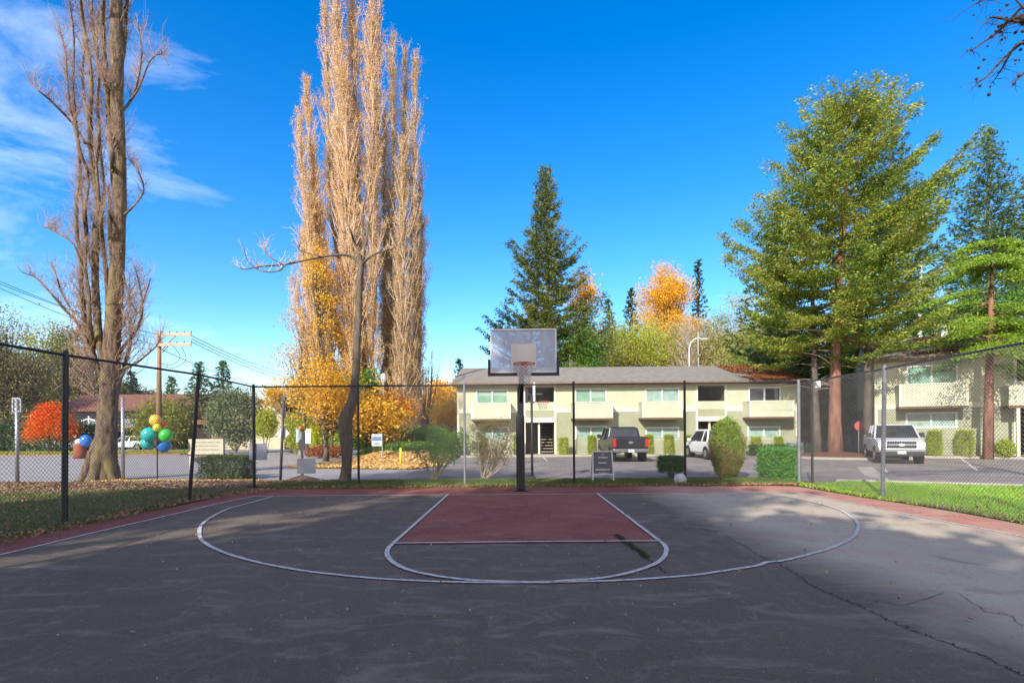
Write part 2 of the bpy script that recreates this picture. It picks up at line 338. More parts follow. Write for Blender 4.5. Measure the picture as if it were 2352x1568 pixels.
# =================================================================== SETTING
Y0 = 13.14    # baseline
ground_m = mat('soil_and_litter', (.17, .11, .065), (.11, .085, .05), 3, .95, bump=.5, bscale=60, c3=(.09, .11, .035), s3=.5)
tag(MB().poly([(-900, -60, 0), (900, -60, 0), (900, 1600, 0), (-900, 1600, 0)], [[0, 1, 2, 3]]).build('ground', ground_m), kind='structure')
asph = mat('parking_asphalt', (.24, .215, .205), (.16, .145, .145), 1.1, .9, bump=.35, bscale=160, c3=(.30, .26, .21), s3=.6)
asph2 = mat('street_asphalt', (.34, .325, .31), (.27, .255, .25), 1.5, .9, bump=.3, bscale=120)
gy = lambda pts: [G(*p) for p in pts]
# street and lots (one level sheet each)
sheet('street', [(-70, 17.4), (-4.2, 17.2), (-4.2, 27), (-9.5, 31), (-10.5, 53), (-18, 70), (-30, 70), (-26, 41), (-70, 41)], .006, asph2)
sheet('parking_lot', [(-4.2, 17.1), (8.3, 17.2), (9.2, 15.9), (13, 14.4), (15, 13.2), (40, 12.4), (40, 31.2), (20.2, 31.2), (19.5, 33.4), (-3.6, 33.4), (-4.4, 60), (-8, 60), (-8, 34), (-4.2, 27)], .010, asph)
# far left car park
sheet('far_car_park', [(-80, 46.5), (-32, 46.5), (-30, 63), (-80, 63)], .012, asph2)
conc = mat('concrete', (.42, .39, .33), (.32, .3, .26), 2, .9, bump=.2, bscale=40)
def kerb(name, pts, wd=.16, h=.13, m=None):
    mb = MB()
    P_ = np.array(pts, float); t = unit(np.gradient(P_, axis=0)); n = np.stack([-t[:, 1], t[:, 0]], 1)
    A = P_ + n * wd / 2; B_ = P_ - n * wd / 2; k = len(P_)
    V = np.concatenate([np.c_[A, np.zeros(k)], np.c_[B_, np.zeros(k)], np.c_[B_, np.full(k, h)], np.c_[A, np.full(k, h)]])
    Q = []
    for i in range(k - 1):
        for a, b in ((0, 1), (1, 2), (2, 3), (3, 0)): Q.append((a * k + i, b * k + i, b * k + i + 1, a * k + i + 1))
    mb.arr(V, Q); mb.poly(V[[0, k, 2 * k, 3 * k]], [[3, 2, 1, 0]]); mb.poly(V[[k - 1, 2 * k - 1, 3 * k - 1, 4 * k - 1]], [[0, 1, 2, 3]])
    return tag(mb.build(name, m or conc), kind='structure')
kerb('kerb', [(-3.6, 33.5), (8, 33.5), (19.6, 33.5)])
kerb('kerb', [(-70, 41.1), (-45, 41.1), (-26, 41.1)], m=mat('red_brown_kerb', (.22, .10, .07), (.3, .2, .15), 3, .9))
kerb('kerb', [(19.5, 30.35), (30, 25.2), (40, 20.3)])
kerb('kerb', smooth_path([(16.2, 31.2), (15.6, 30), (15.9, 28.6), (17.5, 27.7), (20.0, 27.6), (21, 28.5)], 5))
sheet('sidewalk', [(-3.6, 33.59), (19.5, 33.59), (19.5, 35.0), (-3.6, 35.0)], .12, conc)
sheet('planting_bed', [(19.6, 30.4), (40, 20.4), (42, 24), (21.5, 34)], .13, mat('bark_mulch', (.20, .075, .04), (.11, .05, .03), 7, .95, bump=.8, bscale=40))
bm = MB()
bed = smooth_path([(16.4, 31.2), (15.8, 30), (16.1, 28.8), (17.6, 27.9), (19.9, 27.8), (20.8, 28.6), (20.6, 33), (17.5, 34), (16.4, 31.2)], 5)
bm.poly([(18.3, 31, .32)] + [(x, y, .11) for x, y in bed], [[0, i + 1, i + 2] for i in range(len(bed) - 1)])
tag(bm.build('planting_bed', MATS['bark_mulch']), kind='structure')
# lines in the lots
lm = mat('parking_line', (.55, .53, .48), (.4, .38, .34), 5, .8)
mb = MB()
for (a, b) in (((2197, 1045), (2246, 1082)), ((2012, 1040), (2036, 1086))):
    ribbon(mb, [G(*a), G(*b)], .11, .016)
for x in (3.0, 6.0, 9.2, 12.3): ribbon(mb, [(x - 1.4, 28.5), (x - 1.4, 33.3)], .1, .016)
tag(mb.build('parking_line', lm), kind='structure')
# concrete cross strip near right
sheet('drainage_strip', gy([(1968, 1073), (2003, 1073), (2052, 1110), (1985, 1092)]), .015, conc)
# grass areas
grass_m = mat('lawn_soil', (.07, .10, .022), (.10, .085, .035), 2.2, .95, bump=.6, bscale=70)
lawn_l = [(-7.35, -8), (-7.2, 4), (-7.35, 9), (-7.45, 12), (-7.3, 13.6), (-6.8, 14.7), (-3, 15.0), (8.6, 15.0), (8.2, 16.9), (-4, 17.0), (-8, 16.4), (-10.5, 15.2), (-13, 14.2), (-26, 13.0), (-26, -8)]
sheet('lawn', lawn_l, .02, mat('mixed_lawn', (.075, .085, .025), (.13, .09, .05), 1.6, .95, bump=.7, bscale=60, c3=(.2, .13, .08), s3=.5))
lawn_r = [(9.4, 15.75), (8.3, 15.2), (7.2, 14.0), (7.0, -6), (40, -6), (40, 12.2), (15.2, 12.9), (13.0, 14.1)]
sheet('lawn', lawn_r, .02, grass_m)
sheet('leaf_litter_bed', [(-26, 13.0), (-13, 14.2), (-10.5, 15.2), (-8, 16.4), (-4, 17.0), (-4.2, 17.3), (-26, 17.45)], .024, mat('dry_litter', (.36, .23, .14), (.22, .15, .09), 5, .95, bump=.8, bscale=50))
kerb('kerb', [(9.5, 16.05), (13.2, 14.3), (15.1, 13.1), (25, 12.7)], .14, .1)
# bank with ground cover
bk = MB(); xs = np.linspace(-12.5, -3.6, 26); ys = np.linspace(23.2, 44, 30)
def bank_z(x, y):
    e = min(1, max(0, (x + 12.2 + max(0, (33 - y) * .42) * -1 + (33 - y) * 0) / 3)) if False else 1
    x_left = np.interp(y, [23, 27, 31, 36, 44], [-4.6, -9.2, -9.6, -10.6, -11.6]); x_right = np.interp(y, [23, 27, 33, 44], [-4.3, -3.4, -4.4, -5])
    s = np.clip((x - x_left) / 2.5, 0, 1) * np.clip((x_right - x) / 1.2, 0, 1) * np.clip((y - 23.2) / 6, 0, 1)
    return .02 + .75 * s
Vb = [(x, y, bank_z(x, y) if bank_z(x, y) > .03 else -.05) for y in ys for x in xs]
bk.arr(Vb, [(j * 26 + i, j * 26 + i + 1, (j + 1) * 26 + i + 1, (j + 1) * 26 + i) for j in range(29) for i in range(25)])
tag(bk.build('planted_bank', mat('bank_soil', (.12, .10, .04), (.24, .16, .08), 1.4, .95, bump=.6), smooth=True), kind='structure')
# hill far behind
hl = MB(); nx, ny = 60, 14
def hill_z(x, y): return max(-.2, 7 * math.exp(-((x - 35) / 45) ** 2) * np.clip((y - 48) / 60, 0, 1) + 10 * np.clip((y - 70) / 120, 0, 1) * (.35 + .65 / (1 + math.exp(-(x - 5) / 15)) + .5 / (1 + math.exp((x + 45) / 9))) - .1)
hx = np.linspace(-260, 260, nx); hy = np.concatenate([np.linspace(47, 110, 9), np.linspace(130, 340, 5)])
hl.arr([(x, y, hill_z(x, y)) for y in hy for x in hx], [(j * nx + i, j * nx + i + 1, (j + 1) * nx + i + 1, (j + 1) * nx + i) for j in range(ny - 1) for i in range(nx - 1)])
tag(hl.build('hill', mat('hillside', (.10, .11, .035), (.16, .12, .06), .3, .95, bump=.8, bscale=3), smooth=True), kind='structure')

# ------------------------------------------------------------------ court
outer = [(-40, 1262.5), (0, 1247), (431, 1160), (548, 1133.5), (589, 1125), (680, 1123), (823, 1123), (1029, 1121), (1234, 1119.5), (1520, 1117), (1690, 1116), (1828, 1118.5), (1905, 1132.6), (1999, 1148), (2135, 1169), (2222, 1184), (2352, 1209), (2400, 1219)]
og = [G(*p) for p in outer]
og = [(-7.25, -7), (-7.25, 5)] + og[1:-1] + [(9.0, 4), (9.2, -7)]
def tone_court(name, cols, lite, rust):
    m = bpy.data.materials.new(name); m.use_nodes = True; t = m.node_tree; b = t.nodes['Principled BSDF']; b.inputs['Roughness'].default_value = .82; b.inputs['Specular IOR Level'].default_value = .3
    tcn = t.nodes.new('ShaderNodeTexCoord')
    def noise(sc, det=6, dist=0.0, st=(1, 1, 1), rg=.6):
        q = t.nodes.new('ShaderNodeMapping'); q.inputs['Scale'].default_value = st; t.links.new(tcn.outputs['Object'], q.inputs[0])
        n = t.nodes.new('ShaderNodeTexNoise'); n.inputs['Scale'].default_value = sc; n.inputs['Detail'].default_value = det; n.inputs['Distortion'].default_value = dist; n.inputs['Roughness'].default_value = rg
        t.links.new(q.outputs[0], n.inputs['Vector']); return n.outputs[0]
    def rng_(s, a, b_, c=0., d_=1.):
        r = t.nodes.new('ShaderNodeMapRange'); r.inputs[1].default_value = a; r.inputs[2].default_value = b_; r.inputs[3].default_value = c; r.inputs[4].default_value = d_; t.links.new(s, r.inputs[0]); return r.outputs[0]
    def mixc(f, a, b_):
        x = t.nodes.new('ShaderNodeMix'); x.data_type = 'RGBA'; t.links.new(f, x.inputs[0])
        for s, i in ((a, 6), (b_, 7)):
            if isinstance(s, tuple): x.inputs[i].default_value = (*s, 1)
            else: t.links.new(s, x.inputs[i])
        return x.outputs[2]
    c = mixc(rng_(noise(.55, 5, .5), .4, .62), cols[0], cols[1])
    c = mixc(rng_(noise(1.3, 7, 1.2, (1, 2.2, 1)), .52, .72, 0, .75), c, lite)
    # right of the long crack: lighter and rust-pink, sunlight also painted into the colour
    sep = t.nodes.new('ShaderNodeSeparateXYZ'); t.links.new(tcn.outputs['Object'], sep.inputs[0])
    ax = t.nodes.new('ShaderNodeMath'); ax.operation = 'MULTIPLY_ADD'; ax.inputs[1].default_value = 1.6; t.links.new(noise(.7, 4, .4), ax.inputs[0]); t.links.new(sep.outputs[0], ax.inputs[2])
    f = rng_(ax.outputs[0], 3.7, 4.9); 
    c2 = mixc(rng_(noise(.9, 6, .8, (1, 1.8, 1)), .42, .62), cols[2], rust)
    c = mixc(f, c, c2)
    c = mixc(rng_(noise(3.2, 8, 1.6, (1.6, .7, 1), .7), .55, .72, 0, .55), c, lite)
    c = mixc(rng_(noise(75, 2), .62, .78, 0, .55), c, (.42, .38, .33))
    c = mixc(rng_(noise(210, 2), .60, .75, 0, .40), c, (.36, .33, .29))
    c = mixc(rng_(noise(28, 3, .2), .58, .72, 0, .45), c, (.04, .036, .03))
    c = mixc(rng_(noise(7, 4, 3.5, (.35, 2.6, 1)), .68, .74, 0, .5), c, (.36, .32, .27))
    c = mixc(rng_(noise(9, 4, 3.0, (2.6, .4, 1)), .70, .76, 0, .4), c, (.34, .30, .26))
    c = mixc(rng_(noise(1.1, 4, .6), .60, .76, 0, .5), c, (.045, .042, .036))
    t.links.new(c, b.inputs['Base Color'])
    nb = noise(130, 3); bu = t.nodes.new('ShaderNodeBump'); bu.inputs['Strength'].default_value = .35; bu.inputs['Distance'].default_value = .004
    t.links.new(nb, bu.inputs['Height']); t.links.new(bu.outputs[0], b.inputs['Normal']); MATS[name] = m; return m
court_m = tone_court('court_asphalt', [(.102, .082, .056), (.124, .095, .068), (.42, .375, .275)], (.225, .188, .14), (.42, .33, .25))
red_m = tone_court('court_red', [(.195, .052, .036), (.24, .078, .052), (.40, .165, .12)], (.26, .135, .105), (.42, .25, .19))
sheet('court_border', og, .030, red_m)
zl = lambda p: Z(440, 1120, 5.88, *p); z2 = lambda p: Z(860, 1120, 5.6, *p); z3 = lambda p: Z(1260, 1120, 5.6, *p); z4 = lambda p: Z(1640, 1120, 5.6, *p)
edge = [(0, 1280.6), (215, 1228.5), (431, 1177), (514.5, 1156.8), (581, 1143.8), (614.5, 1142.4), (823, 1140.6), (1029.2, 1139.2), (1371.3, 1137), (1607, 1134.3), (1782, 1133.5), (1834.7, 1136.4), (1922, 1151.9), (1999.2, 1167.6), (2152.5, 1198.7), (2352, 1238.2)]
eg = [G(*p) for p in edge]
dl = np.array(eg[0]) - np.array(eg[2]); dr = np.array(eg[-1]) - np.array(eg[-3])
el = tuple(np.array(eg[0]) + dl * 4); er = tuple(np.array(eg[-1]) + dr * 4)
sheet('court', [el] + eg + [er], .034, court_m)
laneL = [G(*z2((1065, 238))), G(*z2((345, 903)))]; laneR = [G(*z3((780, 225))), G(*z3((1600, 870)))]
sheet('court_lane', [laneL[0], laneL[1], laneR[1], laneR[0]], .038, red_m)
line_m = mat('court_line_paint', (.62, .60, .59), (.42, .40, .385), 22, .75, detail=8, c3=(.22, .21, .20), s3=16)
mb = MB()
ribbon(mb, [el] + list(smooth_path(eg, 4)) + [er], .05, .042)
arc = [zl(p) for p in ((1180, 275), (920, 350), (560, 450), (300, 585), (190, 680), (160, 780), (185, 880), (270, 955), (430, 1040), (650, 1120), (1000, 1215), (1400, 1295), (1800, 1355))] + \
      [z2(p) for p in ((0, 1358), (400, 1385), (900, 1408), (1400, 1422), (2240, 1427))] + [z3(p) for p in ((400, 1413), (900, 1402), (1400, 1375), (1800, 1345))] + \
      [z4(p) for p in ((0, 1315), (450, 1245), (760, 1195), (880, 1150), (1080, 1130), (1400, 1055), (1700, 965), (1900, 880), (2030, 790), (2085, 680), (2060, 600), (1980, 530), (1800, 430), (1500, 345), (1200, 280), (1100, 268))]
ribbon(mb, smooth_path([G(*p) for p in arc], 6), .055, .046)
key = [z2(p) for p in ((345, 900), (285, 960), (263, 1030), (285, 1090), (370, 1170), (560, 1260), (900, 1335), (1300, 1390), (1700, 1413))] + [z3(p) for p in ((0, 1425), (400, 1400), (800, 1372), (1150, 1310), (1400, 1235), (1560, 1165), (1660, 1080), (1692, 990), (1665, 920), (1590, 860))]
kg = smooth_path([G(*p) for p in key], 6)
ribbon(mb, kg, .06, .050)
for a, b in ((laneL[0], kg[0]), (laneR[0], kg[-1])): ribbon(mb, [a, b], .055, .054)
ribbon(mb, [G(*z2((345, 903))), G(*z3((-100, 882))), G(*z3((1600, 872)))], .05, .058)
tag(mb.build('court_line', line_m), kind='structure')
# long crack with moss, and a short one by the free-throw line
rc = np.random.default_rng(3); mb = MB(); mo = MB()
cr_pts = [z4((0, 690)), z4((220, 740)), z4((500, 880)), z4((760, 1040)), z4((1000, 1150)), z4((1250, 1290)), z4((1450, 1440)), z4((1700, 1560)), (1975, 1402), (2060, 1442), (2150, 1478), (2260, 1520), (2352, 1566), (2420, 1600)]
cg = smooth_path([G(*p) for p in cr_pts], 16); cg = cg + rc.normal(size=cg.shape) * .014
ribbon(mb, cg, rc.uniform(.003, .012, len(cg)) * np.linspace(.5, 1.3, len(cg)), .0395)
c2_ = [z3(p) for p in ((1030, 780), (1150, 870), (1300, 980), (1440, 1090), (1560, 1190), (1700, 1290))]
cg2 = smooth_path([G(*p) for p in c2_], 12); cg2 = cg2 + rc.normal(size=cg2.shape) * .012
ribbon(mb, cg2, rc.uniform(.008, .022, len(cg2)), .0415)
for pts in ([(1975, 1402), (2020, 1390), (2080, 1398), (2170, 1370)], [(2352, 1450), (2310, 1420), (2260, 1412), (2200, 1370)], [(1340, 1300), (1380, 1330), (1370, 1360)]):
    q = smooth_path([G(*p) for p in pts], 10); q = q + rc.normal(size=q.shape) * .01; ribbon(mb, q, rc.uniform(.002, .008, len(q)), .0405)
tag(mb.build('pavement_crack', mat('crack_dark', (.018, .017, .014), (.03, .03, .02), 20, 1)), kind='structure')
ci = rc.integers(0, len(cg2) - 25, 1500); base_ = np.c_[cg2[ci] + rc.normal(size=(1500, 2)) * .022, np.full(1500, .048)]
add_leaves(mo, base_, .02, .7, rng=rc, flat=.6)
ci = rc.integers(0, len(cg), 420); add_leaves(mo, np.c_[cg[ci] + rc.normal(size=(420, 2)) * .010, np.full(420, .045)], .012, .7, rng=rc, flat=.6)
tag(mo.build('moss', leafmat('moss_m', [(.03, .04, .014), (.055, .065, .022), (.04, .035, .018)], .1)), 'green moss growing in the cracks of the court', 'moss', kind='stuff')

# fallen leaves ------------------------------------------------------------
def pip(pts, poly):
    x, y = pts[:, 0], pts[:, 1]; inside = np.zeros(len(pts), bool); j = len(poly) - 1
    for i in range(len(poly)):
        xi, yi = poly[i]; xj, yj = poly[j]
        c = ((yi > y) != (yj > y)) & (x < (xj - xi) * (y - yi) / (yj - yi + 1e-12) + xi); inside ^= c; j = i
    return inside
def scatter(poly, n, rng, ybias=0):
    P_ = np.array(poly); lo, hi = P_.min(0), P_.max(0); out = []
    c = 0
    while c < n:
        q = rng.uniform(lo, hi, (n, 2)); 
        if ybias: q[:, 1] = lo[1] + (hi[1] - lo[1]) * rng.uniform(0, 1, n) ** ybias
        q = q[pip(q, poly)]; out.append(q); c += len(q)
    return np.concatenate(out)[:n]
rl = np.random.default_rng(11); fl = MB()
edge_r0 = [G(*p) for p in ((1832, 1117), (1905, 1130), (1999, 1146), (2135, 1167), (2222, 1182), (2352, 1207), (2400, 1217))]
q = scatter([(-7.6, 4), (-7.1, 4), (-7.25, 12.2), (-6.3, 14.6), (8.4, 14.75), (8.4, 15.15), (-6.8, 15.1), (-7.8, 13)], 4800, rl); add_leaves(fl, np.c_[q, np.full(len(q), .06) + rl.uniform(0, .04, len(q))], .045, .75, rng=rl, flat=.5)
q = scatter([(-18, 13.4), (-12, 13.9), (-9.5, 14.9), (-7.8, 15.3), (-4, 16.2), (-4, 17.3), (-18, 17.4)], 14000, rl); add_leaves(fl, np.c_[q, np.full(len(q), .04) + rl.uniform(0, .03, len(q))], .075, .75, rng=rl, flat=.5)
q = scatter([(-14, 4), (-7.7, 4), (-7.7, 15), (-14, 14)], 9000, rl); add_leaves(fl, np.c_[q, np.full(len(q), .07)], .05, .75, rng=rl, flat=.4)
q = scatter([(4.5, 14.85), (8.4, 14.8), (8.6, 15.5), (7.3, 16.4), (5.6, 16.3)], 5000, rl); add_leaves(fl, np.c_[q, .05 + rl.uniform(0, .03, len(q))], .055, .75, rng=rl, flat=.5)
q = scatter([G(*p) for p in ((1832, 1117), (1905, 1130), (1999, 1146), (2135, 1167), (2222, 1182), (2352, 1207), (2400, 1217), (2400, 1205), (2352, 1195), (2222, 1173), (2135, 1158), (1999, 1139), (1905, 1124))], 2600, rl); add_leaves(fl, np.c_[q, .05 + rl.uniform(0, .02, len(q))], .05, .75, rng=rl, flat=.5)
q = scatter(edge_r0 + [(9.2, 5), (16, 5), (16, 12.3), (13.0, 13.8), (9.5, 15.4)], 1500, rl); add_leaves(fl, np.c_[q, np.full(len(q), .08)], .06, .7, rng=rl, flat=.5)
q = scatter([(-7, 3), (8.6, 3), (8.4, 14.6), (-6.8, 14.6)], 330, rl); add_leaves(fl, np.c_[q, np.full(len(q), .064)], .045, .6, rng=rl, flat=.85)
tag(fl.build('fallen_leaves', leafmat('litter_leaf', [(.11, .055, .035), (.24, .15, .08), (.36, .25, .14), (.17, .10, .06)], .1, nscale=.8)), 'brown and tan fallen leaves strewn along the court edge and under the trees', 'fallen leaves', kind='stuff')
gr = MB(); q = scatter([(-7, 1.8), (8.4, 1.8), (8.4, 14.3), (-6.6, 14.4)], 1500, rl); add_leaves(gr, np.c_[q, np.full(len(q), .062)], .016, .7, rng=rl, flat=.9)
tag(gr.build('grit', leafmat('grit_m', [(.45, .40, .34), (.32, .27, .22), (.55, .50, .42)], .0)), 'small pale grit and seed flecks scattered over the court', 'grit', kind='stuff')
fl = MB()
q = scatter([(-10.5, 24.2), (-4.5, 22.6), (-3.4, 24.5), (-3.6, 28.5), (-6, 27.2), (-9.3, 29.5)], 16000, rl); zz = np.array([max(.012, bank_z(x, y)) for x, y in q]); add_leaves(fl, np.c_[q, zz + .03 + rl.uniform(0, .04, len(q))], .13, .8, rng=rl, flat=.5)
q = scatter([(-14, 17.3), (-8.5, 17.3), (-8.5, 17.6), (-14, 18.1)], 2500, rl); add_leaves(fl, np.c_[q, .03 + rl.uniform(0, .03, len(q))], .09, .8, rng=rl, flat=.5)
tag(fl.build('yellow_leaves', leafmat('yellow_litter', [(.62, .36, .12), (.72, .50, .2), (.5, .3, .12)], .15)), 'yellow fallen leaves heaped on the bank and the street edge', 'fallen leaves', kind='stuff')
# grass blades
def blades(name, poly, n, h, cols, label, rng, wd=.012, z=.03, ybias=0, zf=None):
    q = scatter(poly, n, rng, ybias); kp = np.sin(q[:, 0] * 2.3 + np.sin(q[:, 1] * 1.7) * 1.5) * np.cos(q[:, 1] * 2.9 + q[:, 0]) + rng.normal(size=n) * .5 > -.85; q = q[kp]; n = len(q); zz = np.full(n, z) if zf is None else np.array([zf(x, y) for x, y in q]); B_ = np.c_[q, zz]; a = rng.uniform(0, 6.283, n); hh = h * rng.uniform(.5, 1.3, n)
    s = np.c_[np.cos(a), np.sin(a), 0 * a] * wd; ln = rng.normal(size=(n, 2)) * (hh * .35)[:, None]
    T = B_ + np.c_[ln, hh]
    V = np.stack([B_ - s, B_ + s, T + s * .25, T - s * .25], 1).reshape(-1, 3); m_ = MB(); m_.arr(V, np.arange(4 * n).reshape(-1, 4))
    return tag(m_.build(name, leafmat(name + '_m' + str(n), cols, .35, nscale=.9)), label, 'grass', kind='stuff')
edge_r = [G(*p) for p in ((1832, 1117), (1905, 1130), (1999, 1146), (2135, 1167), (2222, 1182), (2352, 1207), (2400, 1217))]
blades('grass', edge_r + [(9.2, 5), (20, 5), (20, 12.3), (15.1, 12.7), (13.0, 14.0), (9.5, 15.6)], 100000, .07, [(.11, .26, .02), (.24, .50, .03), (.36, .60, .05), (.34, .32, .10)], 'bright green mown grass beyond the right hand fence', rl)
blades('grass', [(-16, 4), (-7.4, 4), (-7.5, 12.4), (-7.2, 14.4), (-9.5, 14.8), (-16, 13.4)], 80000, .06, [(.06, .12, .02), (.12, .2, .035), (.2, .2, .06), (.26, .18, .1)], 'patchy lawn with leaves beyond the left hand fence', rl)
blades('grass', [(-7.1, 14.9), (8.3, 15.05), (7.9, 16.9), (-4, 17.0), (-7.4, 15.9)], 50000, .08, [(.05, .09, .02), (.1, .16, .03), (.2, .26, .06), (.22, .17, .09)], 'scruffy weedy grass strip behind the back fence', rl)
blades('ground_cover', [(-9, 30), (-6.4, 27.8), (-3.6, 29.2), (-4, 33), (-4.8, 40), (-10.3, 40)], 26000, .28, [(.06, .14, .03), (.14, .26, .05), (.28, .36, .1)], 'low green ivy covering the bank below the poplars', rl, wd=.06, zf=lambda x, y: bank_z(x, y))
blades('grass_verge', [(-70, 41.3), (-26, 41.3), (-27, 46), (-70, 46)], 30000, .22, [(.18, .26, .03), (.42, .42, .06), (.3, .34, .08)], 'yellow green planted verge across the street', rl, wd=.08, z=.0)

# =================================================================== FENCES
def mesh_wires(mb, pa, pb, h, z0=.06, pitch=.072, r=.0032):
    pa = np.array(pa, float); pb = np.array(pb, float); W_ = np.linalg.norm(pb - pa); dx = (pb - pa) / W_; nrm = np.array([-dx[1], dx[0]])
    S = []; E = []
    for sgn in (1, -1):
        o = np.arange(-h, W_, pitch)
        for c in o:
            s0, z_a, s1, z_b = c, 0, c + h, h
            if s0 < 0: z_a = -s0; s0 = 0
            if s1 > W_: z_b = h - (s1 - W_); s1 = W_
            if s1 - s0 < .02: continue
            if sgn < 0: s0, s1 = W_ - s0, W_ - s1
            S.append((s0, z_a)); E.append((s1, z_b))
    S = np.array(S); E = np.array(E); n = len(S)
    A = np.c_[pa + dx * S[:, :1], S[:, 1] + z0]; B_ = np.c_[pa + dx * E[:, :1], E[:, 1] + z0]
    d_ = unit(B_ - A); n3 = np.array([nrm[0], nrm[1], 0.]); y_ = unit(np.cross(d_, n3)); a3 = [(1, 0), (-.5, .87), (-.5, -.87)]
    V = np.stack([A + r * (c * n3 + s * y_) for c, s in a3] + [B_ + r * (c * n3 + s * y_) for c, s in a3], 1).reshape(-1, 3)
    b = np.arange(n)[:, None] * 6; Q = np.concatenate([b + np.array([[0, 1, 4, 3]]), b + np.array([[1, 2, 5, 4]]), b + np.array([[2, 0, 3, 5]])])
    mb.arr(V, Q)
FH = 2.93
galv_d = mat('worn_galvanised', (.15, .16, .18), (.22, .23, .25), 7, .6, metal=.3)
def fence(label, posts, rail_ends=None, pr=.034, wire_m=None, tops=None, pmats=None, pads=None, wr=.0032):
    t = thing('chain_link_fence', (posts[0][0], posts[0][1], 0), label, 'fence', 'chain link fence runs around the court')
    for i, (x, y) in enumerate(posts):
        tx, ty = tops[i] if tops and tops[i] else (x, y)
        mb = MB(); mb.tube([(x, y, 0), ((x + tx) / 2, (y + ty) / 2, FH / 2), (tx, ty, FH + .03)], pads[i] if pads else pr, 10)
        mb.lathe((tx, ty, FH + .03), [(pr * 1.15, 0), (pr * 1.1, .03), (.01, .06)], 10)
        mb.build('post', (pmats[i] if pmats and pmats[i] else black), t, smooth=False)
    P_ = [tops[i] if tops and tops[i] else p for i, p in enumerate(posts)]
    ra = list(P_) + (rail_ends or []); ra = sorted(ra, key=lambda p: p[0] if abs(posts[0][1] - posts[-1][1]) < 1.5 else p[1])
    mb = MB(); mb.tube([(x, y, FH) for x, y in ra], .024, 8); mb.build('top_rail', black, t, smooth=True)
    mb = MB(); a = ra[0]; b = ra[-1]; mesh_wires(mb, a, b, FH - .08, r=wr); mb.build('wire_mesh', wire_m or fence_m, t)
    return t
wire_m = mat('mesh_wire', (.09, .09, .09), (.14, .14, .14), 5, .5, metal=.2)
FB = 15.4
cxl = PX(594, FB) ; cxr = PX(1835, FB)
cxl = PX(583, FB)
bp = [PX(u, FB) for u in (823, 1067, 1318, 1573)]
fence('long back fence between the court and the parking lot', [(cxl, FB)] + [(x, FB) for x in bp] + [(cxr, FB)], wire_m=wire_m, wr=.0024, pmats=[None, None, galv_d, None, None, galv_d], pads=[.045, .034, .034, .034, .034, .05])
fence('left side fence in front of the bare poplar with a leaning post', [(cxl - .02, FB - .05), (-7.52, 12.16), (-7.72, 9.03), (-7.7, 5.9), (-7.7, 2.8)][1:], rail_ends=[(cxl, FB)], tops=[(-7.27, 12.16), (-7.68, 9.03), None, None], wire_m=wire_m, pads=[.04, .048, .04, .04])
rp = [G(2027, 1145), G(1866, 1115)]
fence('right side fence in front of the bright grass', [(rp[1][0], rp[1][1]), (rp[0][0], rp[0][1]), (8.1, 7.6), (8.0, 4.4)], rail_ends=[(cxr, FB)], tops=[None, (rp[0][0] + .07, rp[0][1]), None, None], wire_m=wire_m, pmats=[None, galv_d, galv_d, galv_d], pads=[.034, .045, .04, .04])

# =================================================================== BASKETBALL HOOPS
red_steel = mat('rim_red', (.42, .06, .035), (.34, .05, .03), 8, .5)
netm = mat('net_cord', (.72, .70, .68), (.6, .58, .56), 8, .9)
def net(mb, c, r0, r1, h, k=12, rows=6, w=.012):
    for s in (1, -1):
        for i in range(k):
            pts = []
            for j in range(rows * 2 + 1):
                q = j / (rows * 2); a = 2 * math.pi * (i + s * j * .5) / k; rr = r0 + (r1 - r0) * min(1, q * 1.35) ** .8
                pts.append((c[0] + rr * math.cos(a), c[1] + rr * math.sin(a), c[2] - h * q))
            mb.tube(pts, w / 2, 4, cap=False)
def ring(mb, c, r, rt, k=28):
    a = np.linspace(0, 2 * np.pi, k + 1); mb.tube([(c[0] + r * math.cos(t), c[1] + r * math.sin(t), c[2]) for t in a], rt, 7, cap=False)
pb = G(1197, 1130); px_, py_ = pb; YB = 12.0
xl, xr = PX(1127.5, YB), PX(1279.5, YB); zb, zt = P(1203, 856, YB)[2], P(1203, 755, YB)[2]; xc = (xl + xr) / 2
H = thing('basketball_hoop', (px_, py_, 0), 'tall black pole with clear framed backboard, red rim and white net', 'basketball hoop')
o = MB().box(px_ - .085, px_ + .085, py_ - .085, py_ + .085, .06, 2.75).build('pole', black, H); bevel(o, .012)
o = MB().box(px_ - .12, px_ + .10, py_ - .13, py_ + .08, .07, 2.0).build('pole_pad', mat('pad_vinyl', (.022, .022, .025), (.035, .033, .036), 6, .6), H); bevel(o, .03, 3)
o = MB().box(px_ - .18, px_ + .18, py_ - .18, py_ + .18, .03, .065).build('base_plate', black, H); bevel(o, .01)
bb = MB().bar((px_, py_, 2.7), (xc, YB + .3, 3.35), .1).bar((px_, py_, 2.35), (xc, YB + .3, 3.0), .08).bar((xc, YB + .32, 2.95), (xc, YB + .32, 3.5), .12)
bb.bar((xc, YB + .30, 3.08), (xl + .05, YB + .06, 3.49), .035).bar((xc, YB + .30, 3.08), (xr - .05, YB + .06, 3.49), .035)
bb.build('support_arm', black, H)
gm = bpy.data.materials.new('scuffed_acrylic'); gm.use_nodes = True; t_ = gm.node_tree; bs = t_.nodes['Principled BSDF']; bs.inputs['Base Color'].default_value = (.50, .56, .70, 1); bs.inputs['Roughness'].default_value = .65; bs.inputs['Specular IOR Level'].default_value = .2
trn = t_.nodes.new('ShaderNodeBsdfTransparent'); mxs = t_.nodes.new('ShaderNodeMixShader'); no_ = t_.nodes.new('ShaderNodeTexNoise'); no_.inputs['Scale'].default_value = 3.5; no_.inputs['Detail'].default_value = 8
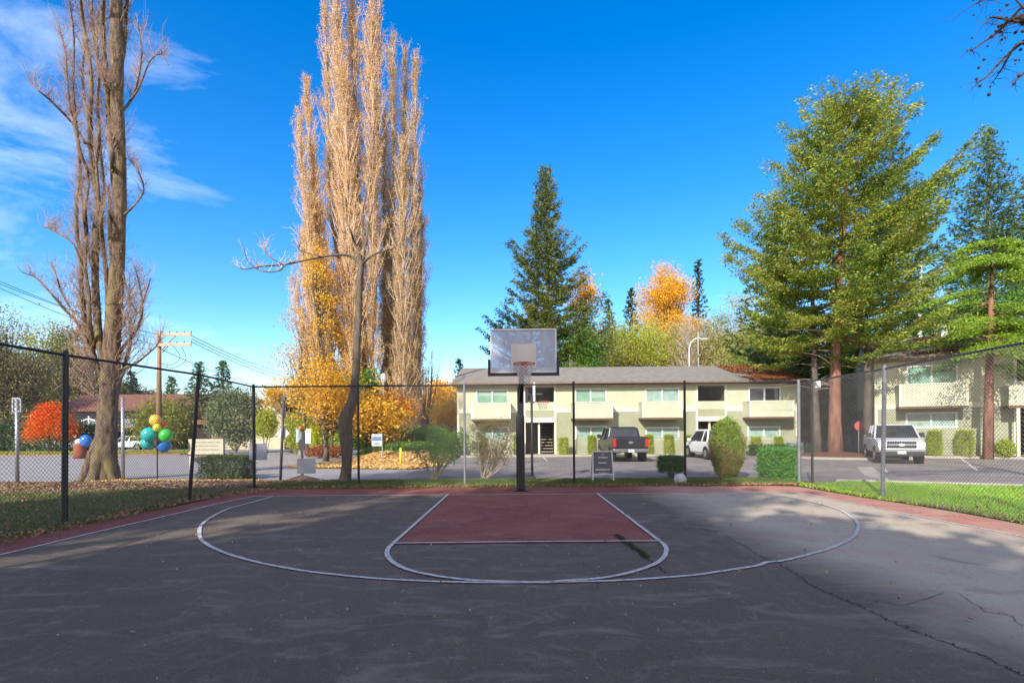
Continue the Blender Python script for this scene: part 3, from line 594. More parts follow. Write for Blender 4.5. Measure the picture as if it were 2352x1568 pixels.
tc_ = t_.nodes.new('ShaderNodeTexCoord'); mp_ = t_.nodes.new('ShaderNodeMapping'); mp_.inputs['Scale'].default_value = (2.2, 1, .6); t_.links.new(tc_.outputs['Object'], mp_.inputs[0]); t_.links.new(mp_.outputs[0], no_.inputs['Vector'])
rg_ = t_.nodes.new('ShaderNodeMapRange'); rg_.inputs[1].default_value = .3; rg_.inputs[2].default_value = .7; rg_.inputs[3].default_value = .50; rg_.inputs[4].default_value = .74; t_.links.new(no_.outputs[0], rg_.inputs[0])
t_.links.new(rg_.outputs[0], mxs.inputs[0]); t_.links.new(trn.outputs[0], mxs.inputs[1]); t_.links.new(bs.outputs[0], mxs.inputs[2]); t_.links.new(mxs.outputs[0], t_.nodes['Material Output'].inputs[0])
bbo = MB().box(xl + .03, xr - .03, YB + .0, YB + .012, zb + .03, zt - .03).build('backboard', gm, H)
MB().box(xl, xr, YB - .015, YB + .03, zt - .03, zt).box(xl, xl + .03, YB - .015, YB + .03, zb, zt - .03).box(xr - .03, xr, YB - .015, YB + .03, zb, zt - .03).box(xl + .03, xr - .03, YB - .015, YB + .03, zb, zb + .03).build('frame', white, bbo)
sqx0, sqx1 = PX(1174.5, YB), PX(1233, YB); sz0, sz1 = P(1203, 843, YB)[2], P(1203, 790, YB)[2]
MB().box(sqx0, sqx1, YB - .007, YB - .001, sz0 - .04, sz1).build('target_square', mat('target_white', (.62, .60, .55), (.54, .52, .50), 3, .6), bbo)
pd = .055
pp_ = MB().box(xl - pd, xr + pd, YB - .05, YB + .05, zb - pd - .01, zb - .002); pp_.box(xl - pd, xl - .003, YB - .05, YB + .05, zb, zb + .30).box(xr + .003, xr + pd, YB - .05, YB + .05, zb, zb + .30)
o = pp_.build('edge_padding', MATS['pad_vinyl'], bbo)
rcx, rcy, rcz = PX(1205, YB - .40), YB - .40, 3.05
rm = MB(); ring(rm, (rcx, rcy, rcz), .228, .011); ring(rm, (rcx, rcy, rcz - .028), .222, .006)
rm.box(rcx - .08, rcx + .08, YB - .17, YB - .016, rcz - .015, rcz + .01)
for dxx in (-.07, -.025, .025, .07): rm.bar((rcx + dxx, YB - .16, rcz), (rcx + dxx * .7, YB - .1, rcz - .15), .02)
rm.box(rcx - .085, rcx + .085, YB - .1, YB - .04, rcz - .17, rcz - .10).box(rcx - .07, rcx + .07, YB - .03, YB - .009, rcz - .15, rcz + .08)
ro = rm.build('rim', red_steel, H, smooth=False)
nn = MB(); net(nn, (rcx, rcy, rcz - .02), .22, .12, .42, k=11, rows=5, w=.014); nn.build('net', netm, H, smooth=True)

# low portable hoop seen edge-on behind the fence
YP = 17.0; hx_ = PX(1221.5, YP)
H2 = thing('portable_hoop', (hx_, YP, 0), 'low portable basketball hoop on thin black pole behind the back fence', 'basketball hoop')
zA, zB_ = P(1221, 926, YP)[2], P(1221, 868, YP)[2]
MB().tube([(hx_, YP, .02), (hx_, YP, zA + .25)], .04, 10).build('pole', black, H2, smooth=True)
o = MB().box(hx_ + .045, hx_ + .10, YP - .5, YP + .5, zA + .03, zA + .62).build('backboard', mat('board_blue_white', (.5, .55, .8), (.65, .68, .8), 4, .4), H2); o.rotation_euler = (0, 0, 0)
rm = MB(); ring(rm, (hx_ + .36, YP, zA + .06), .21, .012); rm.box(hx_ + .10, hx_ + .17, YP - .05, YP + .05, zA + .04, zA + .08); rm.build('rim', red_steel, H2)
nn = MB(); net(nn, (hx_ + .36, YP, zA + .05), .2, .12, .24, w=.007, k=9, rows=3); nn.build('net', mat('old_net', (.16, .14, .14)), H2)
MB().bar((hx_ - .16, YP, zA + .02), (hx_ - .16, YP, zA + .45), .09).bar((hx_ - .16, YP, zA + .05), (hx_, YP, zA + .12), .05).bar((hx_ - .16, YP, zA + .4), (hx_, YP, zA + .2), .04).build('lift_arm', black, H2)
o = MB().box(hx_ - .75, hx_ + .1, YP - .35, YP + .35, .02, .18).build('base', MATS['pad_vinyl'], H2); bevel(o, .04)

# =================================================================== BUILDINGS
def wall_grid(mb, y, x0, x1, z0, z1, holes, dep=.14):
    xs_ = sorted({x0, x1} | {min(max(a, x0), x1) for h in holes for a in h[:2]}); zs_ = sorted({z0, z1} | {min(max(a, z0), z1) for h in holes for a in h[2:4]})
    for i in range(len(xs_) - 1):
        for j in range(len(zs_) - 1):
            mx_, mz_ = (xs_[i] + xs_[i + 1]) / 2, (zs_[j] + zs_[j + 1]) / 2
            if any(h[0] < mx_ < h[1] and h[2] < mz_ < h[3] for h in holes): continue
            a, b, c, d_ = xs_[i], xs_[i + 1], zs_[j], zs_[j + 1]
            mb.arr([(a, y, c), (b, y, c), (b, y, d_), (a, y, d_)], [(0, 1, 2, 3)])
    for h in holes:
        a, b, c, d_ = max(h[0], x0), min(h[1], x1), max(h[2], z0), min(h[3], z1)
        if c >= d_ or a >= b: continue
        Q = [(0, 1, 5, 4), (1, 2, 6, 5), (2, 3, 7, 6), (3, 0, 4, 7)]
        mb.arr([(a, y, c), (b, y, c), (b, y, d_), (a, y, d_), (a, y + dep, c), (b, y + dep, c), (b, y + dep, d_), (a, y + dep, d_)], Q)
WR = random.Random(5)
def window(parent, y, x0, x1, z0, z1, gl, fr=.09, label=None):
    f = MB(); yf = y - .035
    f.box(x0 - fr, x1 + fr, yf, y + .1, z1, z1 + fr).box(x0 - fr, x1 + fr, yf, y + .1, z0 - fr, z0).box(x0 - fr, x0, yf, y + .1, z0, z1).box(x1, x1 + fr, yf, y + .1, z0, z1)
    xm = (x0 + x1) / 2; f.box(xm - .045, xm + .045, yf + .005, y + .1, z0, z1)
    w_ = f.build('window', white, parent)
    for i_, (a, b) in enumerate(((x0, xm - .045), (xm + .045, x1))):
        MB().box(a, b, y + .05, y + .07, z0, z1).build('pane', gl, w_)
        if gl is not glass_d:
            hb = (z1 - z0) * WR.choice([0, .25, .45, .7]); 
            if hb:
                q = MB(); k_ = int(hb / .09) + 1
                for j_ in range(k_): q.box(a + .03, b - .03, y + .035, y + .046, z1 - hb * (j_ + 1) / k_ + .025, z1 - hb * j_ / k_)
                q.build('blind', mat('window_blind', (.40, .50, .42), (.34, .44, .37), 3, .6), w_)
    return w_
def balcony(parent, y, x0, x1, z0, z1, dep=1.1):
    b = MB(); b.box(x0, x1, y - dep, y - dep + .1, z0 + .12, z1).box(x0, x0 + .1, y - dep + .1, y - .002, z0 + .12, z1).box(x1 - .1, x1, y - dep + .1, y - .002, z0 + .12, z1)
    p = b.build('balcony', balc_m, parent)
    MB().box(x0 + .01, x1 - .01, y - dep + .02, y - .003, z0, z0 + .119).build('floor', mat('brown_beam', (.16, .09, .05), (.11, .065, .04), 4, .8), p)
    MB().box(x0 - .03, x1 + .03, y - dep - .03, y - dep + .13, z1, z1 + .05).box(x0 - .03, x0 + .13, y - dep + .13, y - .003, z1, z1 + .05).box(x1 - .13, x1 + .03, y - dep + .13, y - .003, z1, z1 + .05).build('rail_cap', creamtrim, p)
    for a_ in (x0 + .001, x1 - .1): MB().box(a_, a_ + .099, y - dep - .012, y - dep - .001, z0 + .12, z1).build('corner_trim', creamtrim, p)
    return p
def patio_fence(parent, y, x0, x1, z0, z1, dep=1.0):
    b = MB(); n = int((z1 - z0) / .15); hh = (z1 - z0) / n
    for i in range(n):
        b.box(x0, x1, y - dep, y - dep + .03, z0 + i * hh, z0 + (i + 1) * hh - .02)
        b.box(x0, x0 + .03, y - dep + .031, y - .002, z0 + i * hh, z0 + (i + 1) * hh - .02).box(x1 - .03, x1, y - dep + .031, y - .002, z0 + i * hh, z0 + (i + 1) * hh - .02)
    k = max(2, int((x1 - x0) / 1.5) + 1)
    for i in range(k):
        xx = x0 + .045 + (x1 - x0 - .09) * i / (k - 1); b.box(xx - .045, xx + .045, y - dep + .032, y - dep + .12, z0, z1 + .02)
    return b.build('patio_fence', mat('patio_boards', (.36, .37, .25), (.30, .31, .215), 2, .85), parent)
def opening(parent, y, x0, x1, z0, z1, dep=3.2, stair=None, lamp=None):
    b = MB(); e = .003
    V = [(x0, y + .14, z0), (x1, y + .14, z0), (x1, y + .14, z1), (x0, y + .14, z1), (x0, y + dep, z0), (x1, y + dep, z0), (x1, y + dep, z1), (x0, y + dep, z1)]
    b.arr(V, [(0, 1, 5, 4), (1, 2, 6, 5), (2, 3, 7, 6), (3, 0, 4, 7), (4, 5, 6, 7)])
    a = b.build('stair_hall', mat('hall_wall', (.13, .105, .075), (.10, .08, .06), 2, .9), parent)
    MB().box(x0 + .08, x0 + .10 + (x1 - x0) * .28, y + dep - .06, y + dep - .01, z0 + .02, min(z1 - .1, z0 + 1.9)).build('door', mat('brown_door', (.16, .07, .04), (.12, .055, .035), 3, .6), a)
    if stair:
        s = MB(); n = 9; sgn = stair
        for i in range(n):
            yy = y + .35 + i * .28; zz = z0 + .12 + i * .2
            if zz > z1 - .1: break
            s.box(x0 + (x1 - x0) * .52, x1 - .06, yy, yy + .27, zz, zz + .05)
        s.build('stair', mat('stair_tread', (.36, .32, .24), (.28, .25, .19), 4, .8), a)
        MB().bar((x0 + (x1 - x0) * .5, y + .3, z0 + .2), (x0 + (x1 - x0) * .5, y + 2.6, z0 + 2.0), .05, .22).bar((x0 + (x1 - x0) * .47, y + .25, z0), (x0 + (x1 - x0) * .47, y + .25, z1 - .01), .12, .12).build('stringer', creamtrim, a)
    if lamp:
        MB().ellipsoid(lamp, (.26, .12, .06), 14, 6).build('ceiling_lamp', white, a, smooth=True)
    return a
def gable_roof(parent, x0, x1, ye, yr, yb, ze, zr, m, th=.16, name='roof', xin=0.0):
    b = MB(); xr0, xr1 = x0 + xin, x1 - xin
    V = [(x0, ye, ze), (x1, ye, ze), (xr1, yr, zr), (xr0, yr, zr), (x1, yb, ze), (x0, yb, ze)]
    Vt = [(a, b_, c + th) for a, b_, c in V]
    b.poly(V + Vt, [[6, 7, 8, 9], [9, 8, 10, 11], [3, 2, 1, 0], [5, 4, 2, 3], [0, 1, 7, 6], [1, 2, 8, 7], [2, 4, 10, 8], [4, 5, 11, 10], [5, 3, 9, 11], [3, 0, 6, 9]])
    return b.build(name, m, parent)
fascia_m = mat('gutter_brown', (.14, .10, .075), (.2, .16, .12), 6, .7)

YM = 35.0; bx = lambda u: PX(u, YM, 960); bb_ = lambda u: PX(u, YM - 1.1, 960)
def apartment(label, Y, x0, x1, z0, ze, zband, zr, yr, ups, lows, opens, base_x, ov=.55, gl=None):
    t = thing('apartment_building', (base_x, Y, 0), label, 'building', 'green and cream apartment buildings')
    uh = [(a, b, c, d_) for a, b, c, d_, *_ in ups] + [(a, b, c, d_) for a, b, c, d_, k in opens if k == 'up']
    lh = [(a, b, c, d_) for a, b, c, d_, *_ in lows] + [(a, b, c, d_) for a, b, c, d_, k in opens if k == 'low']
    D = 11.0
    m1 = MB(); wall_grid(m1, Y, x0, x1, zband, ze, uh)
    m1.arr([(x0, Y, zband), (x0, Y + D, zband), (x0, Y + D, ze), (x0, Y, ze), (x1, Y, zband), (x1, Y + D, zband), (x1, Y + D, ze), (x1, Y, ze)], [(0, 3, 2, 1), (4, 5, 6, 7), (1, 2, 6, 5)])
    zg = ze + (zr - ze) * .97; m1.poly([(x0, Y, ze), (x0, Y + D, ze), (x0, yr, zg), (x1, Y, ze), (x1, Y + D, ze), (x1, yr, zg)], [[0, 2, 1], [3, 4, 5]])
    m1.build('upper_wall', wall_up, t)
    m2 = MB(); wall_grid(m2, Y, x0, x1, z0, zband, lh)
    m2.arr([(x0, Y, z0), (x0, Y + D, z0), (x0, Y + D, zband), (x0, Y, zband), (x1, Y, z0), (x1, Y + D, z0), (x1, Y + D, zband), (x1, Y, zband)], [(0, 3, 2, 1), (4, 5, 6, 7), (1, 2, 6, 5)])
    m2.build('lower_wall', wall_low, t)
    cuts = sorted([(a - .02, b + .02) for a, b, c, d_, k in opens if k == 'low'])
    tb = MB(); xx = x0
    for a, b in cuts + [(x1, x1)]:
        if a > xx: tb.box(xx, a, Y - .03, Y - .001, zband - .14, zband + .14)
        xx = b
    tb.box(x0 - .002, x0 + .14, Y - .03, Y - .001, z0, zband - .141).box(x1 - .14, x1, Y - .03, Y - .001, z0, zband - .141).build('trim_band', creamtrim, t)
    for a, b, c, d_, k in opens:
        if k == 'low':
            MB().box(a - .13, a - .002, Y - .032, Y - .002, z0, ze).build('corner_trim', creamtrim, t); MB().box(b + .002, b + .13, Y - .032, Y - .002, z0, ze).build('corner_trim', creamtrim, t)
    for a, b, c, d_, *g in ups: window(t, Y, a, b, c, d_, g[0])
    for a, b, c, d_, *g in lows: window(t, Y, a, b, c, d_, g[0], fr=.1)
    rf = gable_roof(t, x0 - .25, x1 + .3, Y - ov, yr, 2 * yr - Y + ov, ze + .05, zr, shingle_g)
    MB().box(x0 - .25, x1 + .3, Y - ov - .09, Y - ov - .002, ze + .04, ze + .2).build('gutter', fascia_m, rf)
    MB().box(x0 - .2, x1 + .25, Y - ov + .01, Y - .001, ze - .04, ze + .045).build('soffit', mat('soffit_m', (.28, .2, .13), (.2, .15, .1), 3, .8), rf)
    return t, rf
UZ = (3.50, 4.30)
ups = [(bx(1097), bx(1165), *UZ, glass_g), (bx(1324), bx(1390), *UZ, glass_g), (bx(1485), bx(1557), *UZ, glass_b), (bx(1722), bx(1790), 3.50, 4.30, glass_d)]
lows = [(bx(1097), bx(1165), 1.1, 1.85, glass_b), (bx(1324), bx(1390), 1.15, 1.86, glass_b), (bx(1486), bx(1556), 1.1, 1.74, glass_b), (bx(1720), bx(1788), 1.1, 1.74, glass_b)]
opens = [(bx(1207), bx(1273), 3.52, 4.5, 'up'), (bx(1207), bx(1273), .12, 2.2, 'low'), (bx(1603), bx(1665), 3.5, 4.5, 'up'), (bx(1603), bx(1665), .12, 2.2, 'low')]
zM0 = .1
AM, rfM = apartment('long two storey cream and olive apartment block facing the court behind the hoop', YM, bx(1050), bx(1833), zM0, 4.6, 2.98, 6.30, 40.6, ups, lows, opens, bx(1440))
for a, b in ((1082, 1173), (1315, 1408), (1475, 1568), (1722, 1824)): balcony(AM, YM, bb_(a), bb_(b), 2.30, 3.40)
for a, b in ((1322, 1408), (1480, 1572), (1700, 1815), (1085, 1180)): patio_fence(AM, YM, bx(a), bx(b), .13, 1.2, dep=.95)
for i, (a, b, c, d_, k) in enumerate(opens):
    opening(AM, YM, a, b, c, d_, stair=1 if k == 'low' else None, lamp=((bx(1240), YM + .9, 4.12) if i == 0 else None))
for q in (0, 2):
    a, b = opens[q][0], opens[q][1]; MB().box(a - .05, b + .05, YM - .05, YM - .002, 2.2, 2.5).build('beam', creamtrim, AM)
pc = P(1618, 940, YM); 
MB().ellipsoid((bx(1671), YM - .04, 3.05), (.16, .03, .14), 12, 8).build('wall_lamp', white, AM)
MB().tube([(PX(1236, 37), 37, 5.2), (PX(1236, 37), 37, 5.85)], .05, 8).build('vent_pipe', white, rfM); MB().tube([(PX(1206, 38), 38, 5.4), (PX(1206, 38), 38, 5.95)], .04, 8).build('vent_pipe', white, rfM)

YR = 31.5; TH = R(26); CR = (PX(2009, YR, 960), YR)      # front left corner, facade turned toward the camera
def fs(u, off=0.0):     # distance along the turned facade seen at reading column u (off = metres in front of it)
    k = math.tan(math.atan((u - CX) / F) - yaw); cx_, cy_ = CR[0] - off * math.sin(TH), CR[1] - off * math.cos(TH)
    return (k * cy_ - cx_) / (math.cos(TH) + k * math.sin(TH))
rx_ = lambda u: CR[0] + fs(u); rb_ = lambda u: CR[0] + fs(u, 1.1)
ups = [(rx_(2087), rx_(2196), 4.15, 5.10, glass_g)]
lows = [(rx_(2085), rx_(2194), 1.72, 2.42, glass_b)]
opens = [(rx_(2336), rx_(2450), 4.10, 5.2, 'up'), (rx_(2336), rx_(2450), .14, 2.6, 'low')]
AR, rfR = apartment('right hand two storey apartment block partly hidden by green branches', YR, CR[0], rx_(2560), .1, 5.5, 2.88, 7.35, 36.9, ups, lows, opens, CR[0])
balcony(AR, YR, rb_(2066), rb_(2226), 2.70, 4.02, dep=1.1)
patio_fence(AR, YR, rx_(2083), rx_(2238), .14, 1.62, dep=1.0)
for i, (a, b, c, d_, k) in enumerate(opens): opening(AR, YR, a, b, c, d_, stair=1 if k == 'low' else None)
wx0, wx1 = rb_(2316), rx_(2560)
MB().box(wx0, wx1, YR - 1.2, YR - 1.1, 2.76, 3.8).box(wx0, wx0 + .1, YR - 1.099, YR - .035, 2.76, 3.8).build('walkway_rail', balc_m, AR)
MB().box(wx0, wx1, YR - 1.2, YR - .035, 2.62, 2.759).build('walkway_floor', MATS['brown_beam'], AR)
for u in (2338, 2395):
    MB().box(rb_(u) - .07, rb_(u) + .07, YR - 1.18, YR - 1.04, .13, 2.619).build('porch_post', creamtrim, AR)
mb = MB(); ex = rx_(2113) + 2.2; mb.box(ex - .16, ex + .16, 36.3, 36.7, 7.0, 8.1); mb.build('chimney', white, rfR)
AR.rotation_euler = (0, 0, -TH)

# brown needles and leaves lying on the roofs
def roof_needles(x0, x1, ye, yr, ze, zr, n, label, rng, fall=1.0, corner=None):
    q = np.c_[x0 + (x1 - x0) * rng.uniform(0, 1, n) ** fall, ye + (yr - ye) * rng.uniform(0, .97, n)]
    keep = np.sin(q[:, 0] * 1.7 + q[:, 1] * 2.2) + np.sin(q[:, 0] * .8 - q[:, 1] * 1.4) + rng.normal(size=n) * .6 + 2.4 * (q[:, 0] - x0) / (x1 - x0) > .5
    q = q[keep]; z = ze + (zr - ze) * (q[:, 1] - ye) / (yr - ye) + .03
    m_ = MB(); add_leaves(m_, np.c_[q, z], .16, .5, rng=rng, flat=.8)
    o_ = m_.build('fallen_needles', leafmat('needle_litter', [(.12, .045, .025), (.22, .08, .035), (.30, .13, .055), (.09, .045, .03)], .0, nscale=.6), off=(corner[0], corner[1], 0) if corner else None); tag(o_, label, 'fallen needles', kind='stuff')
    if corner: o_.rotation_euler = (0, 0, -TH)
roof_needles(bx(1715), bx(1833) + .3, YM - .5, 40.5, 4.6 + .22, 6.30 + .16, 20000, 'rust brown needles covering the right end of the long roof', rl)
roof_needles(rx_(2009), rx_(2420), YR - .5, 36.8, 5.5 + .22, 7.35 + .16, 5500, 'rust brown needles scattered over the right hand roof', rl, 1.0, corner=CR)

# far left houses
def house(label, x0, x1, y, dep, ze, zr, wm, wins, roof=tile_m, z0=0, low=None):
    t = thing('house', ((x0 + x1) / 2, y, 0), label, 'house', 'low buildings across the street')
    m_ = MB(); m_.box(x0, x1, y, y + dep, z0, ze); m_.poly([(x0, y, ze), (x0, y + dep, ze), (x0, y + dep / 2, zr - .05), (x1, y, ze), (x1, y + dep, ze), (x1, y + dep / 2, zr - .05)], [[0, 2, 1], [3, 4, 5]]); m_.build('wall', wm, t)
    gable_roof(t, x0 - .8, x1 + .8, y - 1.4, y + dep / 2, y + dep + 1.4, ze - .3, zr, roof, th=.22)
    for a, b, c, d_, m2 in wins:
        MB().box(a, b, y - .06, y + .02, c, d_).build('window', m2, t)
    return t
grey_w = mat('grey_blue_wall', (.30, .31, .36), (.22, .23, .27), .6, .85)
HY = 68; hxu = lambda u: PX(u, HY, 960)
t = house('low grey house with brown tile roof behind the parked cars', hxu(150), hxu(432), HY, 9, 4.9, 6.9, grey_w, [(hxu(262), hxu(285), .2, 3.8, dark_in), (hxu(315), hxu(345), 1.5, 3.2, glass_d), (hxu(175), hxu(190), 1.5, 3.6, glass_d), (hxu(375), hxu(425), .3, 3.6, glass_d)])
mb = MB(); mb.box(hxu(222), hxu(430), HY - 3.6, HY - .1, 2.1, 2.3); mb.box(hxu(222), hxu(430), HY - 3.7, HY - 3.6, 2.0, 2.5); mb.build('porch_roof', tile_m, t)
cream_st = mat('cream_stucco', (.60, .54, .38), (.52, .47, .33), .8, .9, bump=.2)
# gabled stucco house (end wall faces the court)
t = thing('house', (PX(575, 54), 54, 0), 'cream stucco house end with a curved white gable behind the grey juniper', 'house')
gp = [(486, 1036), (486, 944), (500, 938), (530, 926), (562, 918), (585, 918), (618, 930), (646, 948), (653, 960), (653, 1036)]
fr_ = [P(u, v, 54) for u, v in gp]; n_ = len(fr_); V = fr_ + [(x, y + 9, z) for x, y, z in fr_]
V = [(x, y, max(z, 0)) for x, y, z in V]
m_ = MB(); m_.poly(V, [list(range(n_))[::-1], [n_ + i for i in range(n_)]] + [[i, (i + 1) % n_, n_ + (i + 1) % n_, n_ + i] for i in range(n_)]); m_.build('wall', cream_st, t)
m_ = MB(); rp_ = [P(u, v - 2, 54) for u, v in gp[1:-1]]
for i in range(len(rp_) - 1): m_.bar((rp_[i][0], 53.9, rp_[i][2] + .1), (rp_[i + 1][0], 53.9, rp_[i + 1][2] + .1), .3, .22)
m_.build('roof_edge', mat('brown_edge', (.2, .14, .1), (.26, .18, .12), 3, .8), t)
m_ = MB(); q1, q2 = P(455, 955, 56), P(486, 970, 56); m_.box(q1[0], q2[0] + .3, 55, 60, q2[2] - .2, q2[2] + .25); m_.build('lean_to_roof', tile_m, t)
m_ = MB(); m_.box(q1[0] + .1, q2[0] - .05, 55.6, 60, 0, q2[2] - .22); m_.build('annex', dark_in, t)
t = house('small blue grey building with terracotta roof behind the yellow green hedge', PX(655, 62), PX(738, 62), 62, 8, 3.1, 4.6, grey_w, [(PX(722, 62), PX(736, 62), .1, 2.0, dark_in), (PX(700, 62), PX(708, 62), 1.2, 2.2, glass_d)])

# =================================================================== VEHICLES  (local: +Y forward, origin on the ground at mid length)
rubber = mat('tyre_rubber', (.015, .015, .016), (.03, .03, .03), 20, .85)
rim_m = mat('wheel_rim', (.38, .38, .40), None, 5, .3, metal=.8)
lampred = mat('tail_lamp', (.5, .02, .02), (.35, .02, .02), 8, .2)
lampwh = mat('head_lamp', (.75, .76, .78), (.5, .52, .55), 8, .12)
platem = mat('plate_white', (.72, .74, .78), (.6, .62, .66), 30, .5)
trimblk = mat('trim_black', (.02, .02, .022), None, 5, .5)
def ringpts(y, w, zb, zt, tum=.93):
    zm = zb + (zt - zb) * .55
    h = [(w * .90, zb), (w * .98, zb + .10), (w, zm), (w * .985, zt - .10), (w * tum, zt - .02), (w * tum * .9, zt)]
    return [(x, y, z) for x, z in h] + [(-x, y, z) for x, z in h[::-1]]
def loft(mb, secs):
    k = len(secs[0]); V = [p for s in secs for p in s]
    mb.arr(V, [(i * k + j, i * k + (j + 1) % k, (i + 1) * k + (j + 1) % k, (i + 1) * k + j) for i in range(len(secs) - 1) for j in range(k)])
    b = mb.n - len(V); mb.p += [[b + m for m in range(k)][::-1], [b + (len(secs) - 1) * k + m for m in range(k)]]; return mb
def vehicle(name, loc, rz_, label, cat, paint, top, W_, zbot, cab, axles, wr, kind, group=None, glass=None, detail=True):
    t = thing(name, loc, label, cat, group, rz_); glass = glass or glass_d; hw = W_ / 2
    secs = [ringpts(y, hw * k, zbot + dz, z) for y, z, k, dz in top]
    b = loft(MB(), secs).build('body', paint, t, local=True, smooth=False); bevel(b, .03, 2)
    yrb, yrt, yft, yfb, zs, zr_, wb, wt = cab
    V = [(-wb, yrb, zs), (wb, yrb, zs), (wb, yfb, zs), (-wb, yfb, zs), (-wt, yrt, zr_), (wt, yrt, zr_), (wt, yft, zr_), (-wt, yft, zr_)]
    g = MB().arr(V, [(3, 2, 1, 0), (4, 5, 6, 7), (0, 1, 5, 4), (1, 2, 6, 5), (2, 3, 7, 6), (3, 0, 4, 7)]).build('window', glass, t, local=True)
    r_ = MB(); e = .03
    R_ = [(x * (wt + e), y, z) for (x, y, z) in ((-1, yrt - e, zr_ - .03), (1, yrt - e, zr_ - .03), (1, yft + e, zr_ - .03), (-1, yft + e, zr_ - .03), (-.88, yrt + .12, zr_ + .06), (.88, yrt + .12, zr_ + .06), (.88, yft - .12, zr_ + .06), (-.88, yft - .12, zr_ + .06))]
    r_.arr(R_, [(3, 2, 1, 0), (4, 5, 6, 7), (0, 1, 5, 4), (1, 2, 6, 5), (2, 3, 7, 6), (3, 0, 4, 7)])
    for sx_ in (-1, 1):
        def side(y0, y1, wd=.09): r_.bar((sx_ * (wb + .005), y0, zs - .02), (sx_ * (wt + .01), y1, zr_), wd, .05)
        side(yrb, yrt, .12); side(yfb, yft, .08)
        ym0 = yrb + (yfb - yrb) * .42; side(ym0, yrt + (yft - yrt) * .45, .11)
        if kind == 'suv': side(yrb + (yfb - yrb) * .16, yrt + (yft - yrt) * .2, .14)
    ro = r_.build('roof', paint, t, local=True); bevel(ro, .02, 2)
    for ya in axles:
        for sx_ in (-1, 1):
            x0 = sx_ * (hw - .26); x1 = sx_ * (hw + .005)
            MB().tube([(sx_ * (hw - .3), ya, wr + .01), (sx_ * (hw + .012), ya, wr + .01)], wr * 1.16, 22).build('wheel_arch', trimblk, t, local=True)
            wl = MB().tube([(x0, ya, wr), (x0 + (x1 - x0) * .08, ya, wr), (x1 - (x1 - x0) * .08, ya, wr), (x1 + sx_ * .012, ya, wr)], [wr * .9, wr, wr, wr * .9], 22).build('wheel', rubber, t, local=True)
            MB().tube([(x1 - sx_ * .02, ya, wr), (x1 + sx_ * .02, ya, wr)], wr * .62, 16).build('rim', rim_m, wl, local=True)
    ys = [s[0] for s in top]; yr_, yf_ = min(ys), max(ys)
    def part(nm, m_, *bs, bev=.01):
        q = MB()
        for x in bs: q.box(*x)
        oo = q.build(nm, m_, t, local=True); bevel(oo, bev); return oo
    for sx_ in (-1, 1):
        a, b2 = sorted((sx_ * (hw + .02), sx_ * (hw + .24))); zz = zs + .02
        part('mirror', trimblk if kind == 'pickup' else paint, (a, b2, yfb - .62, yfb - .48, zz, zz + (.24 if kind == 'pickup' else .15)), bev=.03)
    if kind == 'pickup':
        zt_ = top[0][1]
        for sx_ in (-1, 1):
            a, b2 = sorted((sx_ * (hw - .02), sx_ * (hw - .20))); part('tail_light', lampred, (a, b2, yr_ - .025, yr_ + .12, zt_ - .52, zt_ - .08))
            a, b2 = sorted((sx_ * (hw - .03), sx_ * (hw - .42))); part('headlight', lampwh, (a, b2, yf_ - .20, yf_ + .015, .82, 1.06), bev=.03)
        part('tailgate', paint, (-hw + .22, hw - .22, yr_ - .03, yr_ + .01, zt_ - .58, zt_ - .03), bev=.02)
        q = MB(); q.tube([(0, yr_ - .045, zt_ - .28), (0, yr_ - .03, zt_ - .28)], .085, 20); oo = q.build('emblem', rim_m, t, local=True); oo.scale = (1.5, 1, .8); oo.location = (0, 0, (zt_ - .28) * .2)
        bp_ = part('bumper', mat('bumper_steel', (.28, .28, .30), (.2, .2, .22), 3, .3, metal=.7), (-hw + .02, hw - .02, yr_ - .16, yr_ + .02, zbot + .02, zbot + .22), bev=.04)
        part('number_plate', platem, (-.16, .16, yr_ - .18, yr_ - .162, zbot + .04, zbot + .19), bev=.003)
        part('grille', trimblk, (-hw + .40, hw - .40, yf_ - .1, yf_ + .02, .78, 1.10), bev=.02)
        part('grille_bar', rim_m, (-hw + .42, hw - .42, yf_ - .05, yf_ + .04, .90, .97))
        q = MB(); q.tube([(0, yf_ + .03, .94), (0, yf_ + .055, .94)], .085, 20); oo = q.build('emblem', lampwh, t, local=True); oo.scale = (1.6, 1, .8); oo.location = (0, 0, .188)
        part('front_bumper', paint if kind == 'x' else rim_m, (-hw + .03, hw - .03, yf_ - .12, yf_ + .10, .58, .78), bev=.05)
        part('lower_grille', trimblk, (-hw + .12, hw - .12, yf_ - .1, yf_ + .06, .38, .575), bev=.03)
        part('number_plate', platem, (-.17, .17, yf_ + .10, yf_ + .115, .50, .64), bev=.003)
        part('door_handle', trimblk, *[(sx_ * (hw + .0) - .02, sx_ * (hw + .0) + .02, yy, yy + .16, 1.12, 1.15) for sx_ in (-1, 1) for yy in (-.75, .35)])
    else:
        zt_ = cab[4]
        for sx_ in (-1, 1):
            a, b2 = sorted((sx_ * (hw + .003), sx_ * (hw - .24))); part('tail_light', lampred, (a, b2, yr_ - .02, yr_ + .20, zt_ - .20, zt_ - .03), bev=.03)
            if detail: part('reflector', lampred, (min(sx_ * (hw - .05), sx_ * (hw - .22)), max(sx_ * (hw - .05), sx_ * (hw - .22)), yr_ - .03, yr_ + .08, .42, .54))
            a, b2 = sorted((sx_ * (hw - .04), sx_ * (hw - .40))); part('headlight', lampwh, (a, b2, yf_ - .22, yf_ + .01, .62, .76), bev=.03)
        part('number_plate', platem, (-.16, .16, yr_ - .02, yr_ - .002, .72, .86), bev=.003)
